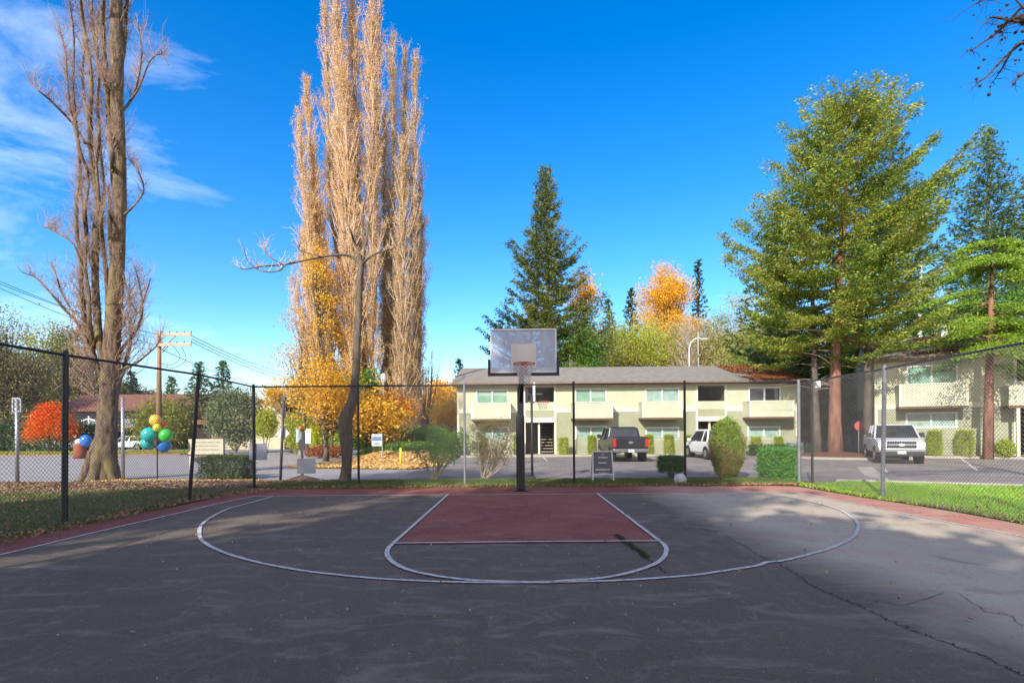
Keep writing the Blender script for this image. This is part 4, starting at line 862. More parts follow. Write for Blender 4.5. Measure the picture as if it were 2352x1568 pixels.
        part('rear_bumper', trimblk, (-hw + .08, hw - .08, yr_ - .04, yr_ + .05, .26, .40), bev=.02); part('front_bumper', trimblk, (-hw + .1, hw - .1, yf_ - .06, yf_ + .03, .24, .44), bev=.02)
    return t
pk_top = [(-2.90, 1.36, .96, .12), (-2.82, 1.40, 1, 0), (-1.0, 1.40, 1, 0), (-.95, 1.30, 1, 0), (1.5, 1.28, 1, 0), (1.6, 1.27, 1, 0), (2.55, 1.20, .99, .02), (2.85, 1.10, .95, .06), (2.92, 1.0, .92, .1)]
pk_cab = (-1.02, -.86, .85, 1.62, 1.27, 1.90, .93, .78)
dk = mat('dark_truck_paint', (.012, .013, .017), (.02, .02, .026), 2, .28, spec=.6)
tailL = (PX(1407, 28.2), 28.2); 
bt_ = vehicle('pickup_truck', (PX(1407, 26.9) + .91, 29.6, .01), R(0), 'black pickup truck parked with its tailgate toward the court', 'pickup truck', dk, pk_top, 1.98, .52, pk_cab, (-1.85, 1.85), .40, 'pickup')
bt_.scale = (.92, .92, .92)
silver = mat('silver_paint', (.62, .63, .66), (.55, .56, .59), 1.5, .3, metal=.1, spec=.6)
bt_ = vehicle('pickup_truck', (18.35, 26.4, .01), R(180 - 27), 'silver pickup truck with black grille facing the court by the tall redwood', 'pickup truck', silver, pk_top, 1.98, .52, pk_cab, (-1.85, 1.85), .41, 'pickup')
bt_.scale = (.92, .92, .92)
suv_top = [(-2.25, .95, .93, .12), (-2.18, 1.02, .98, .02), (-1.2, 1.0, 1, 0), (1.1, .98, 1, 0), (1.25, .97, 1, 0), (1.95, .88, .97, .03), (2.2, .74, .9, .08), (2.27, .62, .84, .12)]
suv_cab = (-2.14, -1.75, .45, 1.30, .97, 1.58, .86, .68)
whp = mat('white_car_paint', (.72, .73, .75), (.62, .63, .65), 1.2, .3, spec=.6)
vehicle('white_hatchback', (PX(1635, 28.4) + .76, 30.5, .01), R(2), 'white hatchback parked behind the cone shaped arborvitae', 'car', whp, suv_top, 1.82, .30, suv_cab, (-1.35, 1.35), .335, 'suv')
sed_top = [(-2.3, .88, .9, .1), (-2.2, .98, .97, .02), (-1.4, .98, 1, 0), (1.0, .92, 1, 0), (1.3, .90, 1, 0), (2.0, .82, .96, .03), (2.28, .68, .88, .1)]
sed_cab = (-1.65, -1.0, .3, 1.25, .93, 1.42, .82, .62)
lblue = mat('pale_blue_car', (.55, .60, .68), (.45, .5, .58), 1, .3, spec=.6)
for u, lab, pm, rzz in ((165, 'pale sedan parked left of the bare poplar, by the orange tree', lblue, 92), (300, 'white sedan parked behind the balloons, right of the bare poplar', whp, 88), (205, 'dark blue roofed car parked behind the pale sedan', mat('navy_car', (.05, .07, .13), None, 1, .3), 90)):
    vehicle('parked_sedan', (PX(u, 57 if u != 205 else 61), 57 if u != 205 else 61, .012), R(rzz), lab, 'car', pm, sed_top, 1.8, .26, sed_cab, (-1.4, 1.4), .33, 'sedan', 'cars parked across the street', detail=False)
van_top = [(-2.6, 1.2, .95, .05), (-2.5, 1.3, 1, 0), (1.3, 1.3, 1, 0), (2.2, 1.1, .97, .03), (2.5, .85, .9, .1)]
vehicle('parked_van', (PX(1003, 56), 56, .01), R(85), 'white van parked far behind the green shrubs left of the building', 'van', whp, van_top, 1.95, .35, (-2.45, -2.3, 1.0, 1.7, 1.25, 2.0, .9, .8), (-1.7, 1.6), .36, 'suv', detail=False)
vehicle('parked_sedan', (PX(1062, 44), 46, .01), R(5), 'dark grey car beside the left end of the long building', 'car', mat('grey_car', (.09, .10, .12), None, 1, .3), sed_top, 1.8, .26, sed_cab, (-1.4, 1.4), .33, 'sedan', detail=False)

# =================================================================== SMALL THINGS
# A-frame board
c = G(1385, 1111); y = c[1]; s = y / F
t = thing('sandwich_board', (c[0], y, 0), 'grey lettered board on a white A-frame stand behind the fence', 'sign')
x0, x1 = PX(1361, y), PX(1409, y); zt_ = P(1385, 1035, y)[2]; zm_ = P(1385, 1089, y)[2]
MB().bar((x0, y, .0), (x0 + .03, y + .18, zt_), .035).bar((x1, y, .0), (x1 - .03, y + .18, zt_), .035).bar((x0, y + .16, zt_ - .02), (x1, y + .16, zt_ - .02), .04).bar((x0, y + .05, zm_), (x1, y + .05, zm_), .035).bar((x0, y + .5, 0), (x0 + .03, y + .2, zt_), .03).bar((x1, y + .5, 0), (x1 - .03, y + .2, zt_), .03).build('frame', white, t)
bd = MB(); V = [(x0 + .03, y + .06, zm_ + .02), (x1 - .03, y + .06, zm_ + .02), (x1 - .04, y + .165, zt_ - .04), (x0 + .04, y + .165, zt_ - .04)]; bd.arr(V + [(a, b + .02, c_) for a, b, c_ in V], [(0, 1, 2, 3), (7, 6, 5, 4), (0, 4, 5, 1), (1, 5, 6, 2), (2, 6, 7, 3), (3, 7, 4, 0)])
bo = bd.build('panel', mat('slate_board', (.10, .10, .12), (.13, .13, .15), 4, .6), t)
lt = MB(); rt = random.Random(4); W_ = x1 - x0 - .1
def strokes(lt, yy0, zc, wd, hh, n):
    x = (x0 + x1) / 2 - wd / 2
    while x < (x0 + x1) / 2 + wd / 2:
        g = wd / n * rt.uniform(.5, .85); f_ = (zc - zm_) / (zt_ - zm_); yy = y + .055 + .105 * f_
        lt.box(x, x + g, yy - .004, yy + .002, zc - hh / 2, zc + hh / 2 * rt.uniform(.7, 1)); x += wd / n
Hh = zt_ - zm_
lt.poly([(x0 + .22, y + .148, zt_ - .16), (x0 + .42, y + .148, zt_ - .16), (x0 + .32, y + .155, zt_ - .09)], [[0, 1, 2]])
strokes(lt, 0, zt_ - .20, W_ * .5, .05, 7); strokes(lt, 0, zt_ - .36, W_ * .45, .045, 6); strokes(lt, 0, zt_ - .56, W_ * .85, .06, 11); strokes(lt, 0, zt_ - .66, W_ * .5, .03, 8)
lt.build('lettering', white, bo)
# white landscape rock / bag
c = G(1565, 1115); t = MB().ellipsoid((c[0], c[1] + .1, .17), (.19, .15, .18), 9, 6)
o = t.build('white_rock', mat('white_stone', (.50, .50, .53), (.34, .34, .37), 5, .8, bump=1), off=(c[0], c[1], 0)); tag(o, 'white rock at the foot of the back fence by the green topiary', 'rock')
# yellow bollard
c = P(920.5, 1056, 24.5); mb = MB(); mb.tube([(c[0], 24.5, 0), (c[0], 24.5, .85)], .055, 12); mb.lathe((c[0], 24.5, .85), [(.055, 0), (.045, .03), (.01, .045)], 12)
tag(mb.build('bollard', mat('yellow_paint', (.80, .62, .03), (.7, .52, .03), 8, .5), off=(c[0], 24.5, 0), smooth=True), 'yellow bollard standing at the edge of the ivy bank', 'bollard')
# small stake sign
c = P(867, 1055, 26); t = thing('stake_sign', (c[0], 26, 0), 'small blue and white sign on a thin post on the bank', 'sign')
MB().tube([(c[0] + .25, 26, 0), (c[0] + .23, 26, 1.6)], .025, 8).build('post', galv, t)
sb = MB().box(c[0] - .26, c[0] + .24, 25.95, 25.97, .95, 1.52).build('panel', white, t)
MB().box(c[0] - .24, c[0] + .22, 25.938, 25.949, 1.20, 1.40).box(c[0] - .15, c[0] + .12, 25.938, 25.949, 1.03, 1.10).build('lettering', mat('blue_grey_ink', (.12, .2, .32)), sb)
# grey sign posts seen through the left fence
for u, v0, v1, lab, w_ in ((40, 915, 1112, 'grey steel post with a two-armed bracket at the far left', 1), (283, 912, 1106, 'plain grey steel pole just right of the bare poplar', 0)):
    c = G(u, v1); t = thing('steel_post', (c[0], c[1], 0), lab, 'post'); zt_ = P(u, v0, c[1])[2]
    mb = MB().tube([(c[0], c[1], 0), (c[0], c[1], zt_)], .055, 10); mb.build('post', galv, t, smooth=True)
    if w_: MB().bar((c[0] - .13, c[1], zt_ - .5), (c[0] - .13, c[1], zt_), .04).bar((c[0] + .13, c[1], zt_ - .45), (c[0] + .13, c[1], zt_), .04).bar((c[0] - .13, c[1], zt_), (c[0] + .13, c[1], zt_), .06).bar((c[0] - .13, c[1], zt_ - .45), (c[0] + .13, c[1], zt_ - .4), .04).build('bracket', galv, t)
c = P(205, 1000, 50); t = thing('lamp_standard', (c[0], 50, 0), 'small white double-arm lamp standard in front of the grey house', 'lamp post'); zt_ = P(205, 955, 50)[2]
mb = MB().tube([(c[0], 50, 0), (c[0], 50, zt_)], .09, 8); mb.build('post', white, t); MB().bar((c[0] - .7, 50, zt_ - .45), (c[0], 50, zt_ - .25), .1).bar((c[0] + .7, 50, zt_ - .45), (c[0], 50, zt_ - .25), .1).build('arm', white, t)
# dark sign post (650) leaning, with white board, and grey post with orange ball
c = G(644, 1107); t = thing('street_sign_post', (c[0], c[1], 0), 'dark leaning steel post with a white diamond sign near the fence corner', 'sign post')
tp = P(652, 912, c[1]); MB().tube([(c[0], c[1], 0), (tp[0], c[1], tp[2])], .045, 8).build('post', fence_m, t, smooth=True)
MB().box(tp[0] - .05, tp[0] + .06, c[1] - .05, c[1] + .05, tp[2] - .12, tp[2]).build('cap', fence_m, t)
wq = P(649, 995, c[1]); mb = MB(); 
mb.poly([(wq[0] - .22, c[1] + .06, wq[2]), (wq[0], c[1] + .06, wq[2] - .2), (wq[0] + .2, c[1] + .06, wq[2]), (wq[0], c[1] + .06, wq[2] + .26), (wq[0] - .22, c[1] + .08, wq[2]), (wq[0], c[1] + .08, wq[2] - .2), (wq[0] + .2, c[1] + .08, wq[2]), (wq[0], c[1] + .08, wq[2] + .26)], [[0, 1, 2, 3], [7, 6, 5, 4], [0, 4, 5, 1], [1, 5, 6, 2], [2, 6, 7, 3], [3, 7, 4, 0]]); mb.build('sign_plate', white, t)
c = G(694, 1102); t = thing('flag_post', (c[0], c[1], 0), 'weathered grey post topped by an orange ball', 'post'); zt_ = P(694, 990, c[1])[2]; zl_ = P(694, 1045, c[1])[2]
MB().box(c[0] - .04, c[0] + .04, c[1] - .04, c[1] + .04, 0, zl_).box(c[0] - .10, c[0] + .10, c[1] - .05, c[1] + .05, zl_, zt_).build('post', mat('weathered_grey', (.36, .34, .31), (.27, .25, .22), 6, .9), t)
MB().ellipsoid((c[0], c[1], zt_ + .08), (.115, .115, .10), 14, 8).build('ball', mat('orange_ball', (.72, .30, .05), (.6, .22, .04), 6, .5), t, smooth=True)
mb = MB(); mb.lathe((c[0], c[1], 0.0), [(.55, .02), (.4, .07), (.15, .14), (.05, .16)], 16); tag(mb.build('soil_mound', mat('mound', (.17, .10, .07), (.1, .07, .05), 9, .95, bump=1)), 'low dirt mound at the foot of the post with the orange ball', 'mound', kind='structure')
# notice panels hung on the fence
pm_ = mat('notice_panel', (.50, .55, .66), (.42, .47, .58), 2, .5)
for i, (u0, u1, v0, v1) in enumerate(((571, 612, 1018, 1056), (681, 724, 1053, 1087))):
    a = P(u0, v0, FB); b = P(u1, v1, FB)
    tag(MB().box(a[0], b[0], FB + .03, FB + .045, b[2], a[2]).build('notice_panel', pm_, off=((a[0] + b[0]) / 2, FB, b[2])), ('pale blue grey notice panel on the fence corner post', 'pale blue grey notice panel low on the back fence by the orange ball post')[i], 'notice', 'pale notice panels on the back fence')
# flag banner behind
c = P(690, 1017, 30); t = thing('feather_banner', (c[0], 30, 0), 'blue and white banner sign standing across the drive', 'banner')
a = P(680, 985, 30); b = P(697, 1015, 30); MB().box(a[0], b[0] - .1, 29.99, 30.02, b[2], a[2]).build('blue_panel', mat('sky_blue_cloth', (.22, .50, .78), (.35, .6, .82), 3, .6), t)
a = P(690, 985, 30); b = P(713, 1018, 30); MB().box(a[0], b[0], 30.05, 30.08, b[2], a[2]).build('white_panel', white, t); MB().tube([(a[0] - .02, 30.04, 0), (a[0] - .02, 30.04, a[2])], .03, 6).build('pole', black, t)
# monument sign
c = G(440, 1098); ys = 18.6
t = thing('monument_sign', (PX(470, ys), ys, 0), 'cream monument sign with worn lettering on short white posts', 'sign')
a = P(434, 1008, ys); b = P(514, 1042, ys)
sg = MB().box(a[0], b[0], ys - .04, ys + .10, b[2], a[2]).build('panel', mat('cream_panel', (.66, .63, .50), (.56, .54, .42), 4, .8), t)
MB().box(a[0] - .03, b[0] + .03, ys - .06, ys + .12, b[2] - .05, b[2] - .001).bar((a[0] + .75, ys, a[2] + .03), (b[0], ys, a[2] + .02), .03).bar((a[0] + .6, ys, a[2] + .22), (a[0] + .75, ys, a[2] + .03), .03).build('frame', mat('brown_frame', (.16, .09, .06)), t)
MB().box(a[0] + .03, a[0] + .11, ys - .03, ys + .06, 0, b[2] - .05).box(b[0] - .12, b[0] - .04, ys - .03, ys + .06, 0, b[2] - .05).build('post', white, t)
lt = MB(); rt = random.Random(9)
for r_ in range(3):
    x = a[0] + .12
    while x < b[0] - .15:
        g = rt.uniform(.03, .07); lt.box(x, x + g, ys - .046, ys - .041, a[2] - .14 - r_ * .13, a[2] - .09 - r_ * .13); x += g + .025
lt.build('lettering', mat('faded_ink', (.3, .3, .22)), sg)
# balloons on a stick
yb_ = 18.2; t = thing('balloon_cluster', (PX(361, yb_), yb_, 0), 'cluster of teal, blue, green, yellow and orange balloons on a stick', 'balloons')
for j, (u, v, r_, cl, nm) in enumerate(((342, 998, 17.5, (.02, .42, .42), 'teal'), (338, 1017, 15, (.02, .40, .36), 'teal'), (376, 1023, 17, (.02, .16, .55), 'blue'), (381, 1000, 16, (.04, .48, .05), 'green'), (357, 965, 14, (.80, .45, .05), 'yellow'), (373, 973, 9.5, (.72, .14, .01), 'orange'), (361, 982, 10, (.55, .5, .04), 'lime'))):
    p = P(u, v, yb_ + (j % 3 - 1) * .18); rr = r_ * .9 * yb_ / F
    bo = MB().ellipsoid(p, (rr, rr, rr * 1.06), 18, 12).build('balloon', mat('balloon_' + nm, cl, tuple(min(1, k * 1.3 + .01) for k in cl), 6, .22, spec=.7), t, smooth=True); bo['label'] = nm + ' balloon'
p = P(361, 1030, yb_); MB().tube([(p[0], yb_, 0), (p[0], yb_, p[2] + .7)], .02, 6).build('stick', black, t)
yb2 = 36.0; p = P(191, 1013, yb2); t = thing('balloon_cluster', (p[0], yb2, 0), 'small blue balloon and rust barrel across the street left of the bare poplar', 'balloons')
MB().ellipsoid(P(197, 1012, yb2), (.36, .36, .42), 14, 10).build('balloon', MATS['balloon_blue'], t, smooth=True)
q = P(184, 1045, yb2); MB().lathe((q[0], yb2, 0), [(.36, 0), (.38, .3), (.38, .8), (.36, 1.0)], 14).build('barrel', mat('rust_barrel', (.34, .10, .04), (.22, .07, .04), 4, .8), t, smooth=True)
MB().ellipsoid(P(184, 1014, yb2), (.3, .3, .22), 12, 8).build('white_balloon', white, t, smooth=True)
# short white/tan litter stick on left lawn
a = G(365, 1121); b = G(407, 1125); tag(MB().bar((a[0], a[1], .06), (b[0], b[1], .06), .07, .03).build('lawn_edging', mat('pale_wood', (.55, .46, .40), None, 3, .8), off=(a[0], a[1], 0)), 'pale board lying on the lawn by the leaning fence post', 'board')
# fire-hydrant-red item by the redwood
p = P(1973, 978, 33); t = thing('red_sign', (p[0], 33, 0), 'small faded red round sign on a post behind the redwood trunk', 'sign')
m_ = MB(); m_.tube([(p[0], 32.95, p[2]), (p[0], 33.0, p[2])], .3, 16); m_.build('plate', mat('faded_red', (.62, .12, .12), (.5, .1, .1), 3, .6), t); MB().tube([(p[0], 33.03, 0), (p[0], 33.03, p[2])], .03, 6).build('post', galv, t)
p = G(1874, 1115); p = P(1875, 882, p[1]); tag(MB().box(p[0] - .06, p[0] + .06, p[1] - .1, p[1] - .04, p[2] - .11, p[2] + .1).build('junction_box', white, off=(p[0], p[1], p[2])), 'small white box fixed to the dark fence post by the corner', 'box')
# utility box by the hedge
p = P(1822, 1030, 33); tag(MB().box(p[0] - .4, p[0] + .4, 32.6, 33.1, .12, .8).build('utility_box', mat('box_grey', (.16, .19, .24), None, 3, .6), off=(p[0], 33, 0)), 'low grey utility box in front of the right end of the long building', 'utility box')
# street lamp behind building
ys = 52; p0 = P(1583, 845, ys); p1 = P(1583, 790, ys); t = thing('street_lamp', (p0[0], ys, 0), 'pale curved street lamp rising behind the roof of the long building', 'street lamp')
arc_ = [P(u, v, ys) for u, v in ((1583, 850), (1583, 800), (1586, 788), (1594, 779), (1604, 776), (1615, 779))]
MB().tube([(p0[0], ys, 0)] + arc_, .055, 8).build('post', white, t, smooth=True); q = arc_[-1]; MB().ellipsoid((q[0] + .15, ys, q[2]), (.35, .15, .1), 12, 6).build('lamp_head', white, t, smooth=True)
p = P(1604, 840, 54); t = thing('street_lamp', (p[0], 54, 0), 'thin grey pole just right of the curved street lamp', 'pole'); MB().tube([(p[0], 54, 0), (p[0], 54, P(1604, 762, 54)[2])], .06, 6).build('post', galv, t)
for u, v0, lab in ((881, 868, 'white globe lamp on a pole between the poplars'), ):
    ys = 33; p = P(u, v0, ys); t = thing('globe_lamp', (p[0], ys, 0), lab, 'lamp post'); MB().tube([(p[0], ys, 0), (p[0], ys, p[2])], .05, 8).build('post', galv, t); MB().ellipsoid((p[0], ys, p[2]), (.17, .17, .32), 12, 8).build('globe', white, t, smooth=True)
# utility pole and wires
yu = 46; p0 = P(365, 1010, yu); t = thing('utility_pole', (p0[0], yu, 0), 'wooden utility pole with two crossarms to its right', 'utility pole')
tp = P(365.5, 765, yu); MB().tube([(p0[0], yu, 0), (tp[0], yu, tp[2])], [.24, .17], 10).build('pole', wood_pole, t, smooth=True)
ends = []
for v_, nm in ((769.5, 0), (792.5, 1)):
    a = P(363, v_, yu); b = P(440, v_ + 1, yu); MB().box(a[0], b[0] + .1, yu - .28, yu - .17, a[2] - .13, a[2] + .13).build('crossarm', mat('arm_wood', (.48, .38, .28), (.38, .29, .2), 3, .9), t)
    q = MB()
    for k in range(5):
        xx = a[0] + .5 + (b[0] - a[0] - .4) * k / 4; q.lathe((xx, yu - .22, a[2] + .13), [(.05, 0), (.08, .08), (.05, .2)], 8)
        if nm == 0 and k > 1: ends.append((xx, yu - .22, a[2] + .3))
    q.build('insulator', mat('insulator_grey', (.3, .3, .33), None, 3, .4), t)
q1, q2 = P(407, 772, yu), P(372, 806, yu); MB().bar((q1[0], yu - .2, q1[2]), (q2[0], yu - .15, q2[2]), .06).bar(P(386, 795, yu), P(372, 810, yu), .05).build('brace', wood_pole, t)
for (u1, v1, u2, v2) in ((398, 793, 392, 838), (417, 796, 400, 845)):
    a = Vector(P(u1, v1, yu - .2)); b = Vector(P(u2, v2, yu - .2)); mid = (a + b) / 2 + Vector((.7, 0, -.2)); MB().tube(smooth_path([a, mid, b, b + Vector((-1.0, 0, .2))], 5), .025, 4).build('cable', black, t, smooth=True)
def wires(label, starts, ends_, sag, r=.022):
    t = thing('power_line', starts[0], label, 'power line', 'overhead wires of the utility pole')
    for a, b in zip(starts, ends_):
        a = np.array(a); b = np.array(b); s_ = np.linspace(0, 1, 14); pts = a + (b - a) * s_[:, None]; pts[:, 2] -= sag * 4 * s_ * (1 - s_)
        MB().tube(pts, r, 4, cap=False).build('wire', black, t)
wires('three dark wires sloping down from the crossarm toward the poplars', [P(440, 771, yu - .2), P(440, 778, yu - .2), P(438, 784, yu - .2)], [P(760, 861, 110), P(760, 869, 110), P(760, 876, 110)], 1.6, r=.03)
wires('three dark wires crossing the sky at the far left behind the bare poplar', [P(-30, 633, 30), P(-30, 640, 30), P(-30, 648, 30)], [P(366, 770, yu - .2), P(380, 770, yu - .2), P(366, 793, yu - .2)], .35, r=.017)
wires('lower service wire sloping from the pole toward the fence corner', [P(366, 800, yu - .2)], [P(720, 905, 80)], 1.0, r=.03)

# =================================================================== TREES
def D(pts, Y, jit=0, seed=0):
    r_ = np.random.default_rng(seed); return np.array([P(u, v, Y + (r_.normal() * jit if i else 0)) for i, (u, v) in enumerate(pts)])
def twigs(mb, path, rng, n, ln, r=.006, up=.75, spread=.5, rad0=.012, sub=2):
    k = len(path)
    for i in range(n):
        s = rng.uniform(.05, 1) * (k - 1); j = min(int(s), k - 2); p = path[j] + (path[j + 1] - path[j]) * (s - j)
        a = rng.uniform(0, 6.283); d_ = np.array([math.cos(a) * spread, math.sin(a) * spread, up * rng.uniform(.5, 1.4)]); L0 = ln * rng.uniform(.4, 1.3)
        q = p + d_ * L0 * .5 + rng.normal(size=3) * .04 * ln; e = q + (d_ * np.array([.6, .6, 1.2])) * L0 * .5 + rng.normal(size=3) * .08 * ln
        mb.tube([p, q, e], [rad0, rad0 * .7, r * .6], 3, cap=False)
        for _ in range(sub):
            f_ = rng.uniform(.2, 1); b = p + (e - p) * f_; dd = d_ + rng.normal(size=3) * .55; mb.tube([b, b + dd * L0 * .22, b + dd * L0 * .4 + rng.normal(size=3) * .05], [r * .9, r * .8, r * .5], 3, cap=False)
# --- bare poplar, left foreground
rng_ = np.random.default_rng(21); YT = 17.6
c0 = G(236, 1104); YT = c0[1]
t = thing('bare_poplar', (c0[0], YT, 0), 'huge nearly leafless poplar with flared trunk and many upright stems at the left', 'tree')
wpm = YT / F
def stem(mb, pts, widths, Y, jit=.0, k=12, n=8, seed=0):
    rs_ = np.random.default_rng(seed + 7); p = smooth_path(D(pts, Y, jit, seed), n); w = smooth_path([(w_ * Y / F / 2 * .86, 0) for w_ in widths], n)[:, 0]; mb.tube(p, np.maximum(w, .004), k, cap=True, lump=.075); return p
tb = MB(); S = []
main = [(236, 1112), (238, 1085), (243, 1040), (247, 980), (250, 920), (254, 860), (258, 790), (262, 720), (266, 660), (271, 590), (274, 500), (275, 420), (273, 330), (270, 240), (268, 140), (268, 40), (267, -60), (262, -200), (258, -330)]
mw_ = [92, 76, 60, 54, 50, 52, 46, 42, 41, 38, 36, 34, 36, 32, 36, 32, 30, 22, 12]
S.append(stem(tb, main, [x * (1 if x > 60 else .9) for x in mw_], YT, 0, 22, 9))
# root flare
for k_, (du, ang) in enumerate(((-52, 2.9), (-24, 3.9), (22, 4.9), (48, 5.9), (0, 1.5))):
    b0 = np.array([c0[0], YT, 0]); dd = np.array([math.cos(ang), math.sin(ang), 0]); tb.tube(smooth_path([b0 + dd * .02 + np.array([0, 0, 1.5]), b0 + dd * .34 + np.array([0, 0, .62]), b0 + dd * .50 + np.array([0, 0, .16]), b0 + dd * .70 + np.array([0, 0, -.06])], 5), np.linspace(.22, .12, 16), 9, lump=.12)
second = [([(252, 880), (238, 830), (226, 760), (221, 690), (218, 620), (221, 540), (226, 470), (218, 420), (210, 360), (206, 290), (210, 200), (204, 130), (192, 60), (182, -40), (178, -140)], [22, 20, 19, 18, 17, 18, 15, 13, 12, 11, 10, 9, 8, 6, 3]),
          ([(243, 900), (222, 840), (205, 780), (193, 720), (186, 650), (186, 580), (178, 545), (176, 470), (184, 400), (180, 330), (172, 260), (168, 180), (170, 90), (160, 0)], [18, 16, 15, 13, 11, 10, 9, 8, 7, 7, 6, 5, 4, 2]),
          ([(258, 760), (250, 690), (243, 620), (236, 560), (232, 500), (240, 440), (232, 360), (228, 290)], [16, 13, 11, 10, 9, 7, 6, 4]),
          ([(274, 460), (262, 420), (258, 360), (252, 280), (246, 200), (240, 130), (236, 60), (238, -20), (240, -120)], [16, 15, 14, 14, 13, 12, 11, 9, 5]),
          ([(262, 640), (254, 560), (252, 480), (250, 430)], [12, 10, 7, 4]),
          ([(270, 250), (256, 210), (238, 190), (225, 140), (215, 80), (210, 10), (205, -60)], [11, 10, 9, 8, 7, 5, 3]),
          ([(270, 180), (284, 110), (288, 40), (294, -30), (298, -120)], [14, 12, 11, 9, 5]),
          ([(222, 830), (200, 790), (176, 740), (150, 712), (120, 678), (85, 640), (50, 625)], [9, 8, 7, 6, 5, 3, 2]),
          ([(216, 800), (206, 740), (204, 680), (196, 610), (200, 540), (196, 480), (204, 420), (198, 380)], [12, 11, 10, 8, 7, 6, 5, 3]),
          ([(222, 640), (208, 600), (200, 560), (192, 500), (188, 440), (192, 400)], [8, 7, 6, 5, 4, 2]),
          ([(232, 520), (226, 440), (222, 380), (228, 300), (224, 240), (228, 170), (222, 90), (226, 20)], [9, 8, 8, 7, 6, 5, 4, 3]),
          ([(212, 300), (196, 240), (190, 170), (194, 100), (186, 30)], [7, 6, 5, 4, 3]),
          ([(272, 440), (262, 380), (258, 320), (264, 260), (258, 200)], [10, 9, 8, 6, 4]),
          ([(160, 705), (140, 668), (132, 640), (118, 600)], [4, 3.5, 3, 2]),
          ([(196, 330), (172, 290), (140, 255), (112, 228), (85, 205), (66, 182)], [6, 5, 5, 4, 3, 2]),
          ([(205, 400), (185, 350), (175, 300), (162, 250), (155, 190), (150, 120), (135, 60)], [7, 6, 5, 4, 4, 3, 2]),
          ([(186, 600), (168, 560), (140, 540), (112, 525), (98, 520)], [5, 4, 3, 3, 2]),
          ([(276, 260), (298, 235), (310, 210), (322, 160), (325, 110), (316, 50)], [7, 6, 5, 4, 3, 2]),
          ([(302, 228), (320, 200), (345, 140), (370, 125), (388, 150)], [5, 4, 3, 3, 2]),
          ([(278, 500), (300, 480), (322, 455), (330, 430), (318, 395), (300, 370)], [6, 5, 4, 3, 3, 2]),
          ([(282, 630), (300, 690), (318, 720), (330, 690), (346, 640)], [5, 4, 4, 3, 2]),
          ([(262, 830), (288, 790), (312, 760), (326, 720), (322, 660), (308, 610)], [10, 9, 7, 6, 4, 2]),
          ([(268, 850), (305, 838), (340, 812), (362, 790), (370, 760)], [7, 6, 4, 3, 2]),
          ([(240, 930), (205, 905), (180, 890), (150, 882), (120, 900)], [6, 5, 5, 4, 2]),
          ([(258, 880), (280, 860), (296, 800), (300, 770), (298, 730)], [14, 12, 8, 6, 3])]
for i, (p_, w_) in enumerate(second):
    S.append(stem(tb, p_, [x * (1.0 if x > 6 else 1.1) for x in w_], YT, .28, 9, 5, seed=i))
tb.build('trunk', bark_p, t, smooth=True)
tw = MB()
for i, s_ in enumerate(S):
    s2 = s_[int(len(s_) * (.35 if i == 0 else .2)):]
    L_ = np.linalg.norm(s2[-1] - s2[0]); twigs(tw, s2, rng_, int(L_ * (16 if i == 0 else 26)), .62 if i else .85, r=.004, up=.75, spread=.48, rad0=.009, sub=3)
for _ in range(150):   # brush of fine shoots low on the right and left
    u0 = rng_.choice([rng_.uniform(285, 345), rng_.uniform(150, 200)]); v0 = rng_.uniform(650, 880); a = np.array(P(262 if u0 > 250 else 215, v0 + 40, YT)); b = np.array(P(u0, v0 - 30, YT + rng_.normal() * .5)); m_ = (a + b) / 2 + rng_.normal(size=3) * .18
    pth = smooth_path([a, m_, b, b + np.array([.03, 0, .5 * rng_.uniform(.3, 1)])], 3); tw.tube(pth, np.linspace(.014, .004, len(pth)), 4, cap=False); twigs(tw, pth, rng_, 4, .35, r=.004, rad0=.007)
tw.build('twig', twig_m, t)
fb = MB(); 
for s_ in S[:8]:
    k_ = rng_.integers(0, len(s_), 260); rr = .06 + .1 * rng_.uniform(size=260); k_ = np.maximum(k_, int(len(s_) * .2)); add_leaves(fb, s_[k_] + rng_.normal(size=(260, 3)) * .13, .05, .7, rng=rng_)
fb.build('foliage', leafmat('lichen_leaf', [(.22, .19, .05), (.3, .24, .08), (.16, .12, .06)], .2), t)

# --- near tree with crooked trunk (behind the back fence, centre left)
c0 = G(794, 1108); YN = c0[1]; t = thing('crooked_tree', (c0[0], YN, 0), 'thin crooked tree with swollen lower trunk and one long bare left branch', 'tree'); tb = MB(); S = []
S.append(stem(tb, [(790, 1116), (794, 1095), (797, 1060), (796, 1025), (794, 985), (796, 957), (806, 932), (812, 900), (818, 840), (820, 780), (824, 720), (826, 660), (830, 600)], [46, 32, 27, 31, 36, 35, 28, 23, 21, 20, 18, 17, 14], YN, 0, 14, 6))
for i, (p_, w_) in enumerate([([(832, 612), (810, 590), (780, 585), (740, 590), (700, 598), (650, 608), (600, 612), (560, 618), (545, 610)], [8, 7.5, 7, 6, 5, 5, 4, 3, 2]),
    ([(700, 598), (660, 606), (640, 622), (600, 622), (570, 600), (560, 570)], [5, 4, 4, 3, 2, 1.5]), ([(650, 608), (620, 590), (608, 575), (600, 560)], [3, 2.5, 2, 1]),
    ([(740, 590), (690, 575), (690, 555), (686, 530)], [3, 3, 2, 1]),
    ([(832, 606), (850, 590), (870, 580), (900, 572), (905, 560)], [7, 6, 4, 3, 2]), ([(830, 600), (815, 560), (805, 530), (790, 500)], [9, 7, 5, 3]), ([(834, 600), (842, 550), (850, 500), (860, 460)], [8, 6, 4, 2]),
    ([(832, 610), (838, 560), (832, 500), (840, 450), (848, 400)], [8, 6, 5, 4, 2])]):
    S.append(stem(tb, p_, w_, YN, .12, 8, 5, seed=i + 50))
tb.build('trunk', bark_g, t, smooth=True); tw = MB()
